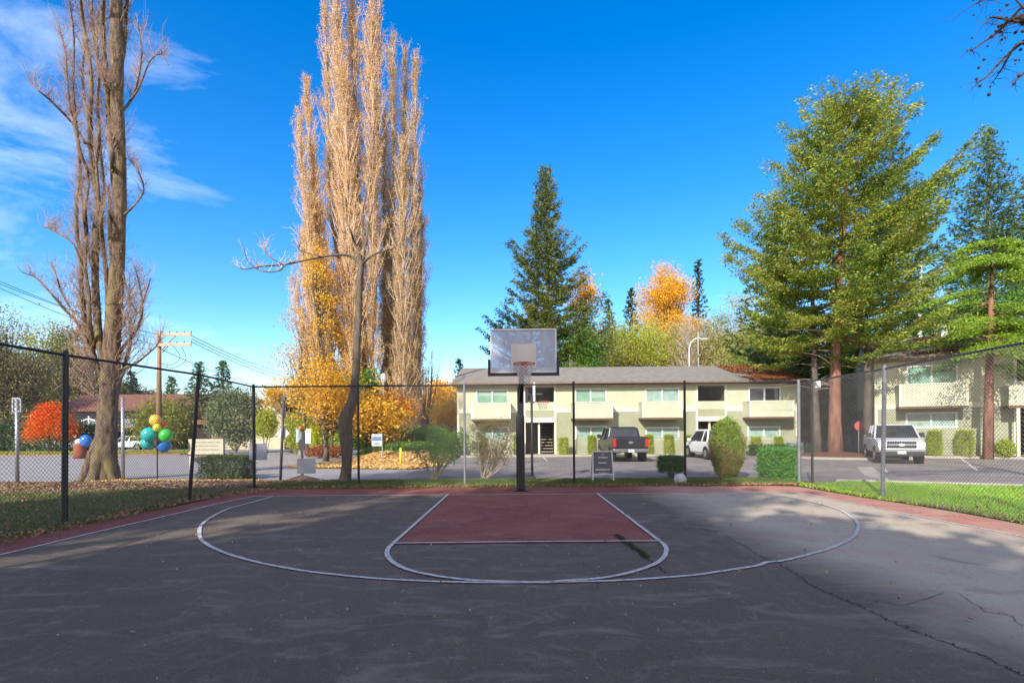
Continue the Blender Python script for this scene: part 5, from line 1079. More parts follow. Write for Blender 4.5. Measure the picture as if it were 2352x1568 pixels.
for s_ in S[1:]: twigs(tw, s_, rng_, 24, .42, r=.0045, rad0=.010, up=.6, spread=.6)
tw.build('twig', twig_pink, t)

# --- Lombardy poplars
def lombardy(name, base_u, Y, cols, label, leaf, seed, dens, leafn):
    """cols: upright sub-crowns (top v, bottom v, u at top, u at bottom, half width) in reading coordinates"""
    rng = np.random.default_rng(seed); b = P(base_u, 1010, Y); t = thing(name, (b[0], Y, .6), label, 'tree', 'tall lombardy poplars'); tb = MB(); tw = MB(); Cs = []; As = []; mpp = Y / F
    for s_ in range(3):
        u_ = base_u + (s_ - 1) * 13; tb.tube([P(u_, 1060, Y), P(u_ + 2, 960, Y), P(u_ + (s_ - 1) * 6, 860, Y)], [.42, .33, .2], 10, lump=.1)
    for ci, (vt, vb, ut, ub, hw) in enumerate(cols):
        yo = rng.normal() * 1.0
        cu = lambda v: ub + (ut - ub) * np.clip((vb - v) / (vb - vt), 0, 1) ** .75
        for k in range(3 if hw > 20 else 2):       # main stems of this column
            off = rng.normal() * hw * .35; v0 = min(1000, vb + 60); pts = [P(base_u + (ub - base_u) * .2, min(1012, v0 + 60), Y)]
            for s in np.linspace(0, 1, 9):
                v = v0 + (vt + 4 + 40 * k - v0) * s; g = min(1, s * 3); pts.append(P(cu(v) * g + (base_u + (ub - base_u) * .5) * (1 - g) + off * g * (1 - s) + rng.normal() * 1.6, v, Y + yo * g + rng.normal() * .05))
            p = smooth_path(pts, 4); tb.tube(p, np.linspace((.17 if k == 0 else .09) * rng.uniform(.8, 1.3), .012, len(p)), 6, cap=False)
        area = (vb - vt) * hw; nt_ = int(area * dens / 60)
        for _ in range(nt_):
            f = rng.uniform(0, 1) ** .9; v = vt + (vb - vt) * f; w_ = hw * (.78 + .2 * math.sin(f * 23 + ci * 2)) * min(1, (.12 + f * 2.6)) * (1 if f < .8 else 1.1)
            du = np.clip(rng.normal() * .55, -1.25, 1.25); dy = rng.normal() * .5
            p = np.array(P(cu(v) + du * w_, v, Y + yo + dy * w_ * mpp)); ln = rng.uniform(.55, 1.5)
            tip = p + np.array([du * .26 * ln + rng.normal() * .08, dy * .15, ln]); inn = p + np.array([-du * .30, -dy * .2, -.6 * ln])
            tw.tube(np.array([inn, p, (p + tip) / 2 + rng.normal(size=3) * .05, tip]), [.020, .014, .009, .004], 3, cap=False)
            for _ in range(4):
                s = rng.uniform(0, 1); b_ = p + (tip - p) * s; e_ = b_ + np.array([rng.normal() * .14, rng.normal() * .14, .42 * rng.uniform(.5, 1.2)]); tw.tube([b_, e_], [.008, .003], 3, cap=False)
                n_ = rng.poisson(leafn); Cs.append(b_ + (e_ - b_) * rng.uniform(0, 1, (n_, 1)) + rng.normal(size=(n_, 3)) * .09)
    tb.build('trunk', mat('poplar_stem', (.36, .27, .18), (.22, .16, .11), 3, .9), t, smooth=True)
    tw.build('twig', twig_pink, t); fb = MB(); add_leaves(fb, np.concatenate(Cs), .08, .7, rng=rng); fb.build('crown', leaf, t); return t
pl = leafmat('poplar_leaf', [(.54, .35, .16), (.68, .43, .13), (.68, .47, .22), (.58, .42, .31), (.66, .50, .40)], .3, nscale=.16)
pl2 = leafmat('poplar_leaf_olive', [(.36, .29, .14), (.48, .33, .14), (.54, .40, .22), (.50, .37, .28)], .3, nscale=.16)
colsA = [(-95, 900, 768, 815, 26), (-85, 900, 808, 832, 28), (-60, 850, 852, 852, 22), (20, 720, 745, 790, 20), (-30, 640, 870, 858, 13), (198, 800, 702, 762, 19), (275, 800, 684, 742, 17), (345, 780, 716, 765, 20), (180, 860, 790, 812, 30), (430, 860, 715, 748, 24), (560, 900, 694, 752, 26), (650, 940, 674, 735, 26), (480, 930, 815, 835, 28)]
colsB = [(100, 985, 902, 900, 17), (114, 985, 930, 916, 16), (150, 985, 955, 936, 15), (260, 960, 882, 888, 20), (330, 985, 925, 920, 24), (400, 985, 965, 945, 17), (520, 985, 970, 950, 18), (560, 985, 885, 895, 22)]
lombardy('lombardy_poplar', 858, 38, colsA, 'tallest golden lombardy poplar, its top cut by the frame', pl, 5, 1.5, 13)
lombardy('lombardy_poplar', 905, 39.5, colsB, 'narrow olive brown lombardy poplar, right of the tallest one', pl2, 6, 1.7, 13)

# --- yellow and orange autumn trees
gold = leafmat('gold_leaf', [(.55, .27, .02), (.72, .40, .03), (.78, .50, .06), (.60, .38, .06)], .35, nscale=.5)
tan_l = leafmat('tan_leaf', [(.52, .30, .12), (.60, .38, .18), (.70, .42, .10), (.50, .34, .22)], .35, nscale=.3)
orange = leafmat('orange_leaf', [(.66, .17, .01), (.78, .27, .02), (.80, .38, .03)], .35, nscale=.7)
amber = leafmat('amber_leaf', [(.70, .37, .03), (.80, .48, .05), (.74, .36, .03)], .35, nscale=.3)
olive = leafmat('olive_leaf', [(.16, .20, .035), (.26, .29, .05), (.38, .38, .08), (.30, .26, .07)], .3, nscale=.22)
olive2 = leafmat('olive_brown_leaf', [(.10, .11, .035), (.20, .18, .06), (.30, .25, .11), (.24, .18, .09)], .25, nscale=.3)
ygreen = leafmat('yellow_green_leaf', [(.22, .30, .03), (.38, .44, .05), (.50, .50, .08), (.42, .36, .08)], .35, nscale=.25)
tan_o = leafmat('tan_olive_leaf', [(.24, .24, .06), (.40, .36, .11), (.50, .42, .18), (.42, .33, .18)], .3, nscale=.25)
green = leafmat('mid_green_leaf', [(.05, .13, .02), (.10, .22, .03), (.18, .32, .05)], .3, nscale=.6)
dgreen = leafmat('dark_green_leaf', [(.018, .05, .015), (.04, .09, .02), (.07, .13, .03)], .2, nscale=.5)
needle = leafmat('fir_needle', [(.05, .075, .02), (.10, .13, .025), (.17, .20, .04), (.26, .24, .06)], .2, nscale=.4)
needle_d = leafmat('dark_fir_needle', [(.02, .04, .02), (.04, .07, .03), (.07, .11, .04)], .15, nscale=.5)
needle_r = leafmat('redwood_needle', [(.025, .055, .014), (.10, .18, .028), (.25, .35, .045), (.40, .37, .07), (.12, .24, .05)], .28, nscale=.28)
needle_b = leafmat('blue_green_needle', [(.055, .10, .04), (.10, .17, .06), (.17, .23, .07)], .2, nscale=.4)
def at(u, Y): return (PX(u, Y), Y, 0)
def ht(v, Y, u=1176): return P(u, v, Y)[2]
broad_tree('autumn_maple', at(748, 35.2), ht(540, 35, 735), 1.25, 'slim yellow gold tree glowing at the left flank of the tallest poplar', gold, bark_g, 31, ncl=85, per=34, ls=.13, tr=.10, z0=.50, cl=.34, lean=(-.5, 0))
broad_tree('autumn_maple', at(745, 30), ht(800, 30, 735), 2.5, 'broad amber maple with low branches left of the poplar bases', amber, bark_g, 32, ncl=210, per=34, ls=.13, tr=.14, z0=.22, cl=.5, squash=.95)
broad_tree('autumn_maple', at(702, 36), ht(690, 36, 700), 1.7, 'thin tan leaved tree at the left foot of the tallest poplar', tan_l, bark_g, 33, ncl=170, per=20, ls=.12, tr=.09, z0=.2, cl=.55, lean=(-.2, 0))
broad_tree('autumn_maple', at(765, 36.5), ht(700, 36, 765), 1.5, 'loose amber tree between the tan tree and the poplar trunks', amber, bark_g, 30, ncl=150, per=18, ls=.12, tr=.09, z0=.2, cl=.5)
broad_tree('autumn_maple', at(668, 44), ht(868, 44, 680), 2.7, 'small golden maple above the stucco house', gold, bark_g, 34, ncl=110, per=40, ls=.16, tr=.12, z0=.42, cl=.42)
broad_tree('autumn_maple', at(862, 29), ht(880, 29, 860), 1.9, 'small yellow maple with hanging branches under the poplars', gold, bark_g, 35, ncl=120, per=34, ls=.15, tr=.10, z0=.2, cl=.4)
broad_tree('autumn_maple', at(905, 31.5), ht(875, 31, 905), 1.4, 'orange leaved small tree right of the poplar bole', orange, bark_g, 36, ncl=55, per=34, ls=.15, tr=.09, z0=.35, cl=.4)
broad_tree('evergreen_tree', at(795, 33), ht(850, 33, 795), 1.0, 'dark green holly growing between the amber maples', green, bark_g, 37, ncl=60, per=60, ls=.14, tr=.08, z0=.1, cl=.35)
broad_tree('evergreen_tree', at(848, 34), ht(840, 33, 850), .8, 'green holly tucked behind the crooked trunk', green, bark_g, 38, ncl=50, per=60, ls=.14, tr=.08, z0=.1, cl=.3)
broad_tree('autumn_maple', at(1008, 62), ht(868, 62, 1008), 4.0, 'rounded golden maple left of the long building', amber, bark_g, 39, ncl=180, per=44, ls=.26, tr=.2, z0=.3, cl=.6)
broad_tree('autumn_maple', at(1035, 48), ht(905, 48, 1035), 1.9, 'orange and green maple touching the end wall of the long building', gold, bark_g, 40, ncl=90, per=44, ls=.2, tr=.12, z0=.1, cl=.45)
broad_tree('olive_tree', at(985, 70), ht(925, 70), 3.5, 'yellow green tree far behind the white van', ygreen, bark_g, 41, ncl=90, per=44, ls=.3, tr=.12, z0=.1, cl=.6)
to = shrub('orange_maple', (PX(118, 45), 45, 0), (1.85, 1.6, ht(932, 45, 118), ht(1003, 45, 118)), 'vivid orange red umbrella shaped maple across the street', leafmat('red_orange_leaf', [(.72, .10, .01), (.85, .19, .01), (.82, .30, .03)], .35), 42, n=9000, ls=.13, cat='tree', stems=6, fuzz=.24, shape='dome')
shrub('dark_hedge', (PX(60, 48), 48, 0), (6.5, 1.2, 2.4, .1), 'dark hedge behind the orange umbrella shaped maple', dgreen, 43, n=9000, ls=.2, fuzz=.2, shape='box')
conifer('small_fir', at(1056, 66), ht(825, 66), 1.9, 'small dark fir peeking over the left end of the long roof', needle_d, bark_g, 1, nb=60, ns=.22, tr=.14, dens=.8)
conifer('small_fir', at(458, 70), ht(835, 70, 458), 3.2, 'left one of two grey green firs behind the stucco house', needle_b, bark_g, 2, nb=80, ns=.24, tr=.2, dens=.9)
conifer('small_fir', at(513, 72), ht(830, 72, 513), 3.0, 'right one of two grey green firs behind the stucco house', needle_b, bark_g, 3, nb=80, ns=.24, tr=.2, dens=.9)
conifer('small_fir', at(395, 74), ht(868, 74, 395), 2.4, 'short fir right of the utility pole', needle_b, bark_g, 4, nb=60, ns=.26, tr=.15, dens=.8)
conifer('small_fir', at(303, 78), ht(855, 78, 303), 2.6, 'short dark fir behind the grey house right of the bare poplar', needle_d, bark_g, 5, nb=60, ns=.26, tr=.15, dens=.8)
# grey green juniper in front of the stucco house
shrub('juniper', (PX(540, 44), 44, 0), (2.0, 1.7, ht(898, 44, 542), .9), 'large grey green juniper with bare lower stems in front of the stucco house', leafmat('juniper_leaf', [(.13, .17, .08), (.22, .26, .12), (.30, .32, .16)], .2), 51, n=14000, ls=.17, stems=12, fuzz=.28, bark=bark_w)
shrub('yellow_shrub', (PX(611, 40), 40, 0), (.68, .6, ht(946, 40, 611), 1.45), 'yellow green bush right of the stucco house end', ygreen, 52, n=4500, ls=.13, fuzz=.2)
shrub('yellow_shrub', (PX(688, 40), 40, 0), (1.05, .9, ht(945, 40, 688), .3), 'loose green and yellow bush behind the banner sign', ygreen, 53, n=4500, ls=.13, fuzz=.2)
shrub('clipped_hedge', (PX(750, 38), 38, 0), (1.05, .7, ht(980, 38, 750), .2), 'bright yellow green clipped hedge below the amber maple', leafmat('lime_leaf', [(.40, .50, .02), (.55, .62, .03), (.3, .4, .03)], .3), 54, n=7000, ls=.09, shape='box', fuzz=.04)
shrub('red_ground_shrub', (PX(750, 34), 34, 0), (1.25, .5, .75, .1), 'low rust red shrubs in front of the clipped hedge', leafmat('rust_leaf', [(.28, .08, .04), (.4, .15, .08), (.3, .2, .1)], .2), 55, n=3500, ls=.11, fuzz=.1)
shrub('young_tree', (PX(370, 56), 56, 0), (2.6, 1.6, ht(925, 56, 370), .4), 'yellow green bushy tree at the foot of the utility pole', olive, 56, n=6500, ls=.24, fuzz=.5)
shrub('young_tree', (PX(425, 60), 60, 0), (3.0, 1.6, ht(925, 60, 425), .2), 'dark olive bush behind the cream sign', olive2, 57, n=6500, ls=.26, fuzz=.5)
shrub('laurel_hedge', (PX(925, 36.5), 36.5, .3), (1.6, 1.0, 1.55, .0), 'dark green laurel bushes at the right foot of the poplars', green, 58, n=9000, ls=.13, fuzz=.12)
shrub('laurel_hedge', (PX(985, 33), 33, .0), (1.7, .9, 1.9, .1), 'mid green laurel bushes right of the yellow bollard', green, 59, n=9000, ls=.12, fuzz=.12)
shrub('laurel_hedge', (PX(835, 36), 36, .5), (.9, .7, 1.2, .0), 'green bush left of the poplar bole', green, 60, n=4000, ls=.12, fuzz=.12)

# --- big hillside trees far left
for i, (u, Y, v, r_, lab, lm_) in enumerate(((10, 54, 712, 5.2, 'large olive brown tree at the far left edge above the fence', olive2), (100, 84, 735, 7.4, 'olive leaved tree between the far left edge and the bare poplar', olive), (168, 86, 740, 6.4, 'brownish tree just behind the bare poplar', olive2), (-40, 62, 760, 5.5, 'dark shaded tree low at the far left edge', dgreen), (300, 95, 880, 9, 'low grey green trees behind the house roof left of the utility pole', olive2), (225, 85, 860, 8, 'brown green tree behind the house roof at the bare poplar', olive2), (355, 100, 905, 6, 'small hazy green tree far behind the utility pole', olive))):
    broad_tree('hillside_tree', at(u, Y), ht(v, Y, u), r_, lab, lm_, bark_g, 60 + i, ncl=320, per=64, ls=.19 * max(1, Y / 60), tr=.3, z0=.12, cl=.75)

# --- spruce in the centre
spr_prof = lambda s: (1 - s) ** 1.12 * (.92 + .14 * math.sin(s * 23)) + .015
YS = 52
conifer('spruce', at(1258, YS), ht(388, YS, 1258), 9.0, 'tall dark spruce rising behind the backboard and the long roof', needle, bark_g, 11, z0=.08, nb=260, ns=.145, tr=.36, e_top=.5, e_bot=-.14, tipup=.26, dens=1.6, wid=.5, prof=spr_prof, gap=.22, spray=.19, per=13)
broad_tree('autumn_maple', at(1342, 60), ht(625, 60, 1342), 2.6, 'orange tree showing at the right side of the spruce', amber, bark_g, 71, ncl=110, per=46, ls=.24, tr=.2, z0=.42, cl=.55)
broad_tree('autumn_maple', at(1221, 60), ht(690, 60, 1221), .9, 'small orange crown glimpsed through the left side of the spruce', amber, bark_g, 72, ncl=26, per=40, ls=.22, tr=.1, z0=.8, cl=.3)
broad_tree('golden_maple', at(1528, 75), ht(608, 75, 1528), 5.6, 'large golden orange tree on the hill behind the middle of the long roof', amber, bark_g, 73, ncl=420, per=80, ls=.2, tr=.3, z0=.42, cl=.62)
conifer('dark_fir', at(1606, 74), ht(600, 74, 1606), 2.5, 'narrow dark fir at the right side of the golden tree', needle_d, bark_g, 12, z0=.2, nb=90, ns=.26, tr=.2)
conifer('dark_fir', at(1452, 78), ht(665, 78, 1452), 3.4, 'dark fir at the left side of the golden tree', needle_d, bark_g, 13, z0=.2, nb=90, ns=.28, tr=.2)
conifer('dark_fir', at(1400, 70), ht(690, 70, 1400), 3.4, 'hazy green fir right of the spruce', needle_b, bark_g, 14, z0=.1, nb=80, ns=.28, tr=.2)
for i, (u, Y, v, r_, lab, lm_) in enumerate(((1395, 56, 722, 4.0, 'yellow green tree right of the spruce behind the roof', olive), (1455, 57, 722, 4.2, 'olive green tree behind the middle of the long roof', ygreen), (1500, 62, 745, 4.0, 'yellow green tree left of the bare twiggy tree', ygreen), (1318, 50, 735, 3.4, 'bright green tree under the right side of the spruce', green), (1700, 54, 672, 5.2, 'tan olive tree with the highest crown right of the twiggy tree', tan_o), (1652, 56, 722, 3.8, 'olive tree just right of the street lamp', olive), (1745, 49, 715, 3.8, 'olive tree behind the right end of the long roof', olive), (1795, 46, 760, 3.0, 'dark green tree behind the roof end left of the redwood trunk', green), (1560, 62, 738, 4.2, 'pale tan tree low behind the roof, left of the street lamp', tan_o))):
    broad_tree('backdrop_tree', at(u, Y), ht(v, Y, u), r_, lab, lm_, bark_w, 80 + i, ncl=340, per=80, ls=.145, tr=.2, z0=.08, cl=.55)
# pale twiggy tree
t = thing('twiggy_tree', at(1600, 57), 'pale grey leafless tree with fine rounded twigs behind the street lamp', 'tree'); tb = MB(); tw = MB(); rg = np.random.default_rng(77); x0, Yt = PX(1600, 57), 57
for i in range(60):
    a = rg.uniform(0, 6.283); hh = ht(690, 57, 1600); r_ = 3.2 * math.sqrt(rg.uniform(.05, 1)); e = np.array([x0 + r_ * math.cos(a), Yt + r_ * math.sin(a), hh * (.98 - .35 * (r_ / 3.2) ** 2 - .15 * rg.uniform())]); s0 = np.array([x0, Yt, hh * rg.uniform(.12, .4)])
    p = smooth_path([s0, (s0 + e) / 2 + np.array([0, 0, .6]) + rg.normal(size=3) * .2, e], 5); tb.tube(p, np.linspace(.09, .02, len(p)), 5, cap=False); twigs(tw, p[3:], rg, 16, 1.0, r=.012, rad0=.018, up=.5, spread=.7)
tb.tube([(x0, Yt, 0), (x0 + .1, Yt, 4.5)], [.3, .18], 10); tb.build('trunk', bark_w, t, smooth=True); tw.build('twig', mat('pale_twig', (.46, .38, .30), (.38, .31, .25), 1, .9), t)
# bare grey bush left of long building
t = thing('twiggy_bush', at(975, 52), 'bare bluish twiggy tree between the poplars and the long building', 'tree'); tb = MB(); tw = MB(); x0 = PX(975, 52)
for i in range(34):
    a = rg.uniform(0, 6.283); r_ = 2.0 * math.sqrt(rg.uniform(.05, 1)); e = np.array([x0 + r_ * math.cos(a), 52 + r_ * math.sin(a), ht(800, 52, 975) * rg.uniform(.7, 1)]); s0 = np.array([x0, 52, 1.0]); p = smooth_path([s0, (s0 + e) / 2 + rg.normal(size=3) * .2, e], 5); tb.tube(p, np.linspace(.06, .012, len(p)), 5, cap=False); twigs(tw, p[2:], rg, 9, .8, r=.01, rad0=.014, up=.7, spread=.5)
tb.build('trunk', bark_g, t, smooth=True); tw.build('twig', twig_m, t)

# --- redwood right
YW = 31.0; rb = at(1916, YW)
red_prof = lambda s: np.interp(s, [0, .1, .25, .45, .6, .78, .9, 1], [.9, 1.0, 1.0, .88, .68, .52, .34, .10])
conifer('redwood', rb, ht(228, YW, 1950), 6.5, 'tall sunlit redwood with a straight red brown trunk and upswept branches', needle_r, bark_r, 15, z0=.33, nb=185, ns=.10, tr=.36, e_top=.66, e_bot=-.18, tipup=.22, dens=1.6, wid=.52, prof=red_prof, lean=1.2, spray=.15, per=17, gap=.38)
t2 = conifer('slim_pine', at(1879, 32.3), ht(320, 32, 1870), 4.7, 'slim grey trunked pine close left of the redwood', needle_r, bark_g, 16, z0=.31, nb=95, ns=.10, tr=.22, e_top=.5, e_bot=-.22, dens=1.4, lean=-.8, spray=.22, per=12, wid=.34)
t = None
tb = MB(); r2 = np.random.default_rng(5)
bt = thing('dead_branches', (rb[0], YW, 6.0), 'bare dead lower branches spreading from the redwood and pine trunks', 'branches')
for i in range(26):
    u0 = r2.choice([1879, 1918]); v0 = r2.uniform(700, 900); a = np.array(P(u0, v0, 32.2 if u0 < 1900 else YW)); s_ = r2.choice([-1, 1]); L_ = r2.uniform(.8, 3.4 if s_ < 0 else 1.8); e = a + np.array([s_ * L_, r2.normal() * .8, r2.uniform(-.3, .7)]); m_ = (a + e) / 2 + np.array([0, 0, r2.uniform(0, .3)]); tb.tube(smooth_path([a, m_, e], 5), np.linspace(.035, .008, 11), 4, cap=False)
tb.build('branch', mat('dead_wood', (.34, .26, .2), (.25, .19, .15), 2, .9), bt)
conifer('dark_conifer', at(1760, 42), ht(470, 42, 1770), 3.6, 'dark blue green conifer on the left flank of the redwood', needle_b, bark_g, 17, z0=.3, nb=120, ns=.22, tr=.3, dens=1.0, lean=1.2)
conifer('dark_conifer', at(2040, 44), ht(270, 44, 2040), 6.2, 'tall dark conifer behind the right side of the redwood', needle_b, bark_g, 18, z0=.25, nb=170, ns=.17, tr=.35, dens=1.2, lean=.6, e_top=.7)
conifer('dark_conifer', at(2275, 50), ht(300, 50, 2275), 7.6, 'tall dark fir at the right behind the right hand building', needle_b, bark_g, 19, z0=.1, nb=190, ns=.17, tr=.35, dens=1.4)
conifer('dark_conifer', at(2385, 52), ht(350, 52, 2385), 7.6, 'dark fir cut by the right edge of the frame', needle_b, bark_g, 20, z0=.1, nb=180, ns=.17, tr=.35, dens=1.3)
for i, (u, Y, v, r_, lab, lm_) in enumerate(((1975, 40, 760, 2.6, 'dark green tree just right of the redwood trunk', green), (2060, 46, 700, 4.4, 'olive green tree above the left end of the right hand roof', olive), (2150, 47, 660, 4.2, 'green tree behind the right hand roof', olive), (2240, 47, 640, 4.4, 'mid green tree behind the middle of the right hand roof', green), (2350, 47, 640, 4.8, 'green tree behind the right hand roof at the frame edge', green), (1850, 45, 690, 4.2, 'dark green tree behind the slim pine trunk', dgreen), (1935, 47, 700, 4.4, 'dark tree mass between the redwood and the right hand building', dgreen), (1990, 43, 850, 2.0, 'shaded shrub beside the left wall of the right hand building', olive2), (1870, 41, 880, 1.8, 'shaded brown shrub behind the slim pine trunk', olive2))):
    broad_tree('backdrop_tree', at(u, Y), ht(v, Y, u), r_, lab, lm_, bark_w, 110 + i, ncl=320, per=70, ls=.14, tr=.2, z0=.06, cl=.55)
t = thing('pale_snag', at(2113, 43), 'thin white dead trunk rising behind the right hand roof', 'tree'); MB().tube([P(2113, 1000, 41), P(2113, 800, 41), P(2112, 700, 41), P(2116, 600, 41)], [.22, .16, .13, .07], 8).build('trunk', white, t, smooth=True)
p = G(2002, 1042); t = thing('pale_snag', (PX(1992, 30.9), 30.9, 0), 'grey dead trunk against the left corner of the right hand building', 'tree'); MB().tube([(PX(1992, 30.9), 30.9, 0), P(1993, 880, 30.9), P(1990, 760, 30.9)], [.26, .2, .14], 9).build('trunk', bark_g, t, smooth=True)
# red trunk in front of right building with overhanging green boughs
t = thing('cedar', at(2272, 27.5), 'young cedar with bright green boughs in front of the right hand building', 'tree'); x0 = PX(2268, 27.5)
tb = MB(); tb.tube([(x0, 27.5, 0), P(2271, 900, 27.5), P(2276, 700, 27.5), P(2280, 565, 27.5)], [.24, .19, .12, .02], 9, lump=.1); fb = MB(); rg = np.random.default_rng(9)
gl = leafmat('bright_bough', [(.08, .19, .018), (.17, .31, .03), (.30, .42, .05), (.12, .22, .035)], .3)
for i in range(46):
    v0 = rg.uniform(560, 850); a = np.array(P(2277, v0, 27.5)); an = rg.uniform(0, 6.283); L_ = rg.uniform(1.6, 3.7) * np.interp(v0, [540, 700, 860], [.5, 1, .95]); d_ = np.array([math.cos(an), math.sin(an), 0]); e = a + d_ * L_ + np.array([0, 0, -.2 * L_]); p = smooth_path([a, (a + e) / 2 + np.array([0, 0, .25]), e], 6); tb.tube(p, np.linspace(.04, .008, len(p)), 4, cap=False)
    k_ = rg.integers(3, len(p), 900); C = p[k_] + np.cross(d_, [0, 0, 1])[None] * rg.normal(size=(900, 1)) * .34 * L_ / 3 + rg.normal(size=(900, 3)) * np.array([.12, .12, .07]); add_leaves(fb, C, .12, .45, along=np.tile(d_, (900, 1)), jit=.9, rng=rg)
tb.build('trunk', bark_r, t, smooth=True); fb.build('crown', gl, t)
# bare branch with seed balls hanging in from the right
t = thing('sweetgum', (11.5, 6.5, 0), 'bare dark branches with round seed pods hanging in at the top right corner', 'tree'); tb = MB(); sd = MB(); rg = np.random.default_rng(12)
tb.tube(smooth_path([(11.5, 6.5, 0), (11.6, 6.6, 3), (11.4, 6.9, 6.5), (11.6, 7.2, 9.5), (11.5, 7.2, 12)], 6), np.linspace(.22, .07, 25), 10)
for i, pts in enumerate(([(2430, 120), (2370, 60), (2330, 40), (2290, 75), (2240, 110), (2218, 118)], [(2450, -30), (2380, -15), (2320, -20), (2260, 0), (2215, 25)], [(2440, 160), (2380, 120), (2340, 100), (2300, 160), (2280, 190)], [(2430, 60), (2360, 90), (2310, 130), (2262, 180), (2240, 188)], [(2420, 20), (2350, 50), (2280, 40), (2262, 60)], [(2440, 90), (2390, 130), (2350, 170), (2320, 200)], [(2430, 0), (2360, 10), (2310, 60), (2300, 90)], [(2450, 140), (2400, 90), (2352, 20), (2300, -30)])):
    p = D([(max(q[0], 2200), q[1]) for q in pts], 8.0, .25, i + 3); st_ = np.array([11.5, 7.1, 8.3 + .2 * i]); full = smooth_path([st_] + list(p), 5); tb.tube(full, np.linspace(.045, .004, len(full)), 5, cap=False); 
    twigs(tb, full[8:], rg, 14, .28, r=.0025, rad0=.005, up=-.15, spread=.8, sub=1)
    for _ in range(6):
        q = full[rg.integers(9, len(full))] + rg.normal(size=3) * np.array([.12, .1, .1]) - np.array([0, 0, .05]); s_ = rg.uniform(.012, .028); MB().ellipsoid(q, (s_, s_, s_), 8, 6).build('seed_pod', mat('seed_pod', (.05, .03, .025)), t)
tb.build('trunk', mat('dark_twig', (.07, .05, .045), (.05, .035, .03), 5, .9), t)

# --- clipped shrubs near the fence
c = G(505, 1104); shrub('boxwood_hedge', (c[0], c[1] + .45, 0), (.72, .46, P(505, 1049, c[1])[2], .02), 'dark green clipped boxwood, wider at the top, beside the cream sign', leafmat('box_leaf', [(.035, .06, .02), (.07, .11, .03), (.12, .16, .05), (.20, .20, .08)], .2), 201, n=14000, ls=.05, shape='box', fuzz=.03)
c = G(1545, 1098); shrub('round_topiary', (c[0], c[1] + .2, 0), (.42, .42, P(1545, 1050, c[1])[2], .22), 'small dark green clipped bush with bare brown base left of the cone arborvitae', dgreen if False else leafmat('topiary_leaf', [(.03, .09, .02), (.06, .16, .03), (.10, .24, .05)], .25), 202, n=7000, ls=.05, shape='drum', fuzz=.035)
c = G(1684, 1103); t = shrub('cone_arborvitae', (c[0], c[1] + .5, 0), (.51, .51, P(1682, 965, c[1])[2], .03), 'tall egg shaped arborvitae, green above and browned below', leafmat('arbor_leaf', [(.14, .24, .03), (.24, .36, .04), (.34, .44, .06), (.26, .30, .07)], .3), 203, n=26000, ls=.05, shape='cone', fuzz=.03)
rb_ = np.random.default_rng(4); fb = MB(); n = 15000; a = rb_.uniform(0, 6.283, n); z = rb_.uniform(0, 1, n) ** 1.5; Hc = P(1682, 965, c[1])[2]; f_ = np.sin(a * 2 + 1) * .12 + rb_.normal(size=n) * .1; ok = z * 1.0 < .56 + f_ + .10 * np.cos(a - .4); a, z = a[ok], z[ok]; pr = np.interp(z, [0, .12, .35, .65, .8], [.34, .66, .96, 1.03, .9]); add_leaves(fb, np.c_[c[0] + .52 * pr * np.cos(a), c[1] + .5 + .52 * pr * np.sin(a), .03 + z * Hc], .05, .6, rng=rb_); o = fb.build('brown_foliage', leafmat('dead_arbor', [(.26, .17, .08), (.36, .27, .12), (.42, .26, .14), (.24, .28, .06)], .2), t); o['label'] = 'browned lower foliage'
c = G(1800, 1107); shrub('laurel_bush', (c[0], c[1] + .4, 0), (.41, .40, P(1800, 1035, c[1])[2], .03), 'bright leafy green bush beside the fence corner post', leafmat('laurel_leaf', [(.06, .20, .03), (.12, .34, .05), (.20, .46, .08)], .3), 205, n=9000, ls=.065, shape='box', fuzz=.05)
# loose shrubs with visible stems
c = G(998, 1103); t = thing('loose_shrub', (c[0], c[1], 0), 'leafy green shrub leaning on thin pale stems, left of the fence post', 'shrub'); rg = np.random.default_rng(31); tb = MB(); fb = MB(); lg = leafmat('shrub_leaf', [(.05, .12, .02), (.10, .22, .035), (.16, .30, .06), (.25, .18, .07)], .3)
for i in range(16):
    tgt = np.array(P(rg.uniform(965, 1060), rg.uniform(1000, 1060), c[1] + rg.normal() * .3)); bs_ = np.array([c[0] + rg.normal() * .05, c[1] + rg.normal() * .05, 0]); p = smooth_path([bs_, (bs_ + tgt) / 2 + rg.normal(size=3) * .06, tgt], 5); tb.tube(p, np.linspace(.022, .006, len(p)), 5, cap=False)
    for _ in range(7): q = tgt + rg.normal(size=3) * np.array([.2, .2, .12]); add_leaves(fb, q + rg.normal(size=(40, 3)) * .10, .062, .6, rng=rg)
tb.build('stem', bark_w, t, smooth=True); fb.build('foliage', lg, t)
c = G(1112, 1101); t = thing('loose_shrub', (c[0], c[1], 0), 'sparse vase shaped shrub with bare stems and reddish top left of the hoop pole', 'shrub'); tb = MB(); fb = MB(); tw = MB()
for i in range(20):
    ut = rg.uniform(1088, 1185); tgt = np.array(P(ut, rg.uniform(972, 1040), c[1] + rg.normal() * .3)); bs_ = np.array([c[0] + rg.normal() * .04, c[1] + rg.normal() * .05, 0]); m_ = bs_ + (tgt - bs_) * .45 + np.array([(tgt[0] - c[0]) * .1, 0, -.05]); p = smooth_path([bs_, m_, tgt], 6); tb.tube(p, np.linspace(.024, .006, len(p)), 5, cap=False); twigs(tw, p[4:], rg, 9, .28, r=.003, rad0=.006)
    q = p[rg.integers(7, len(p), 190)] + rg.normal(size=(190, 3)) * .13; add_leaves(fb, q, .05, .6, rng=rg)
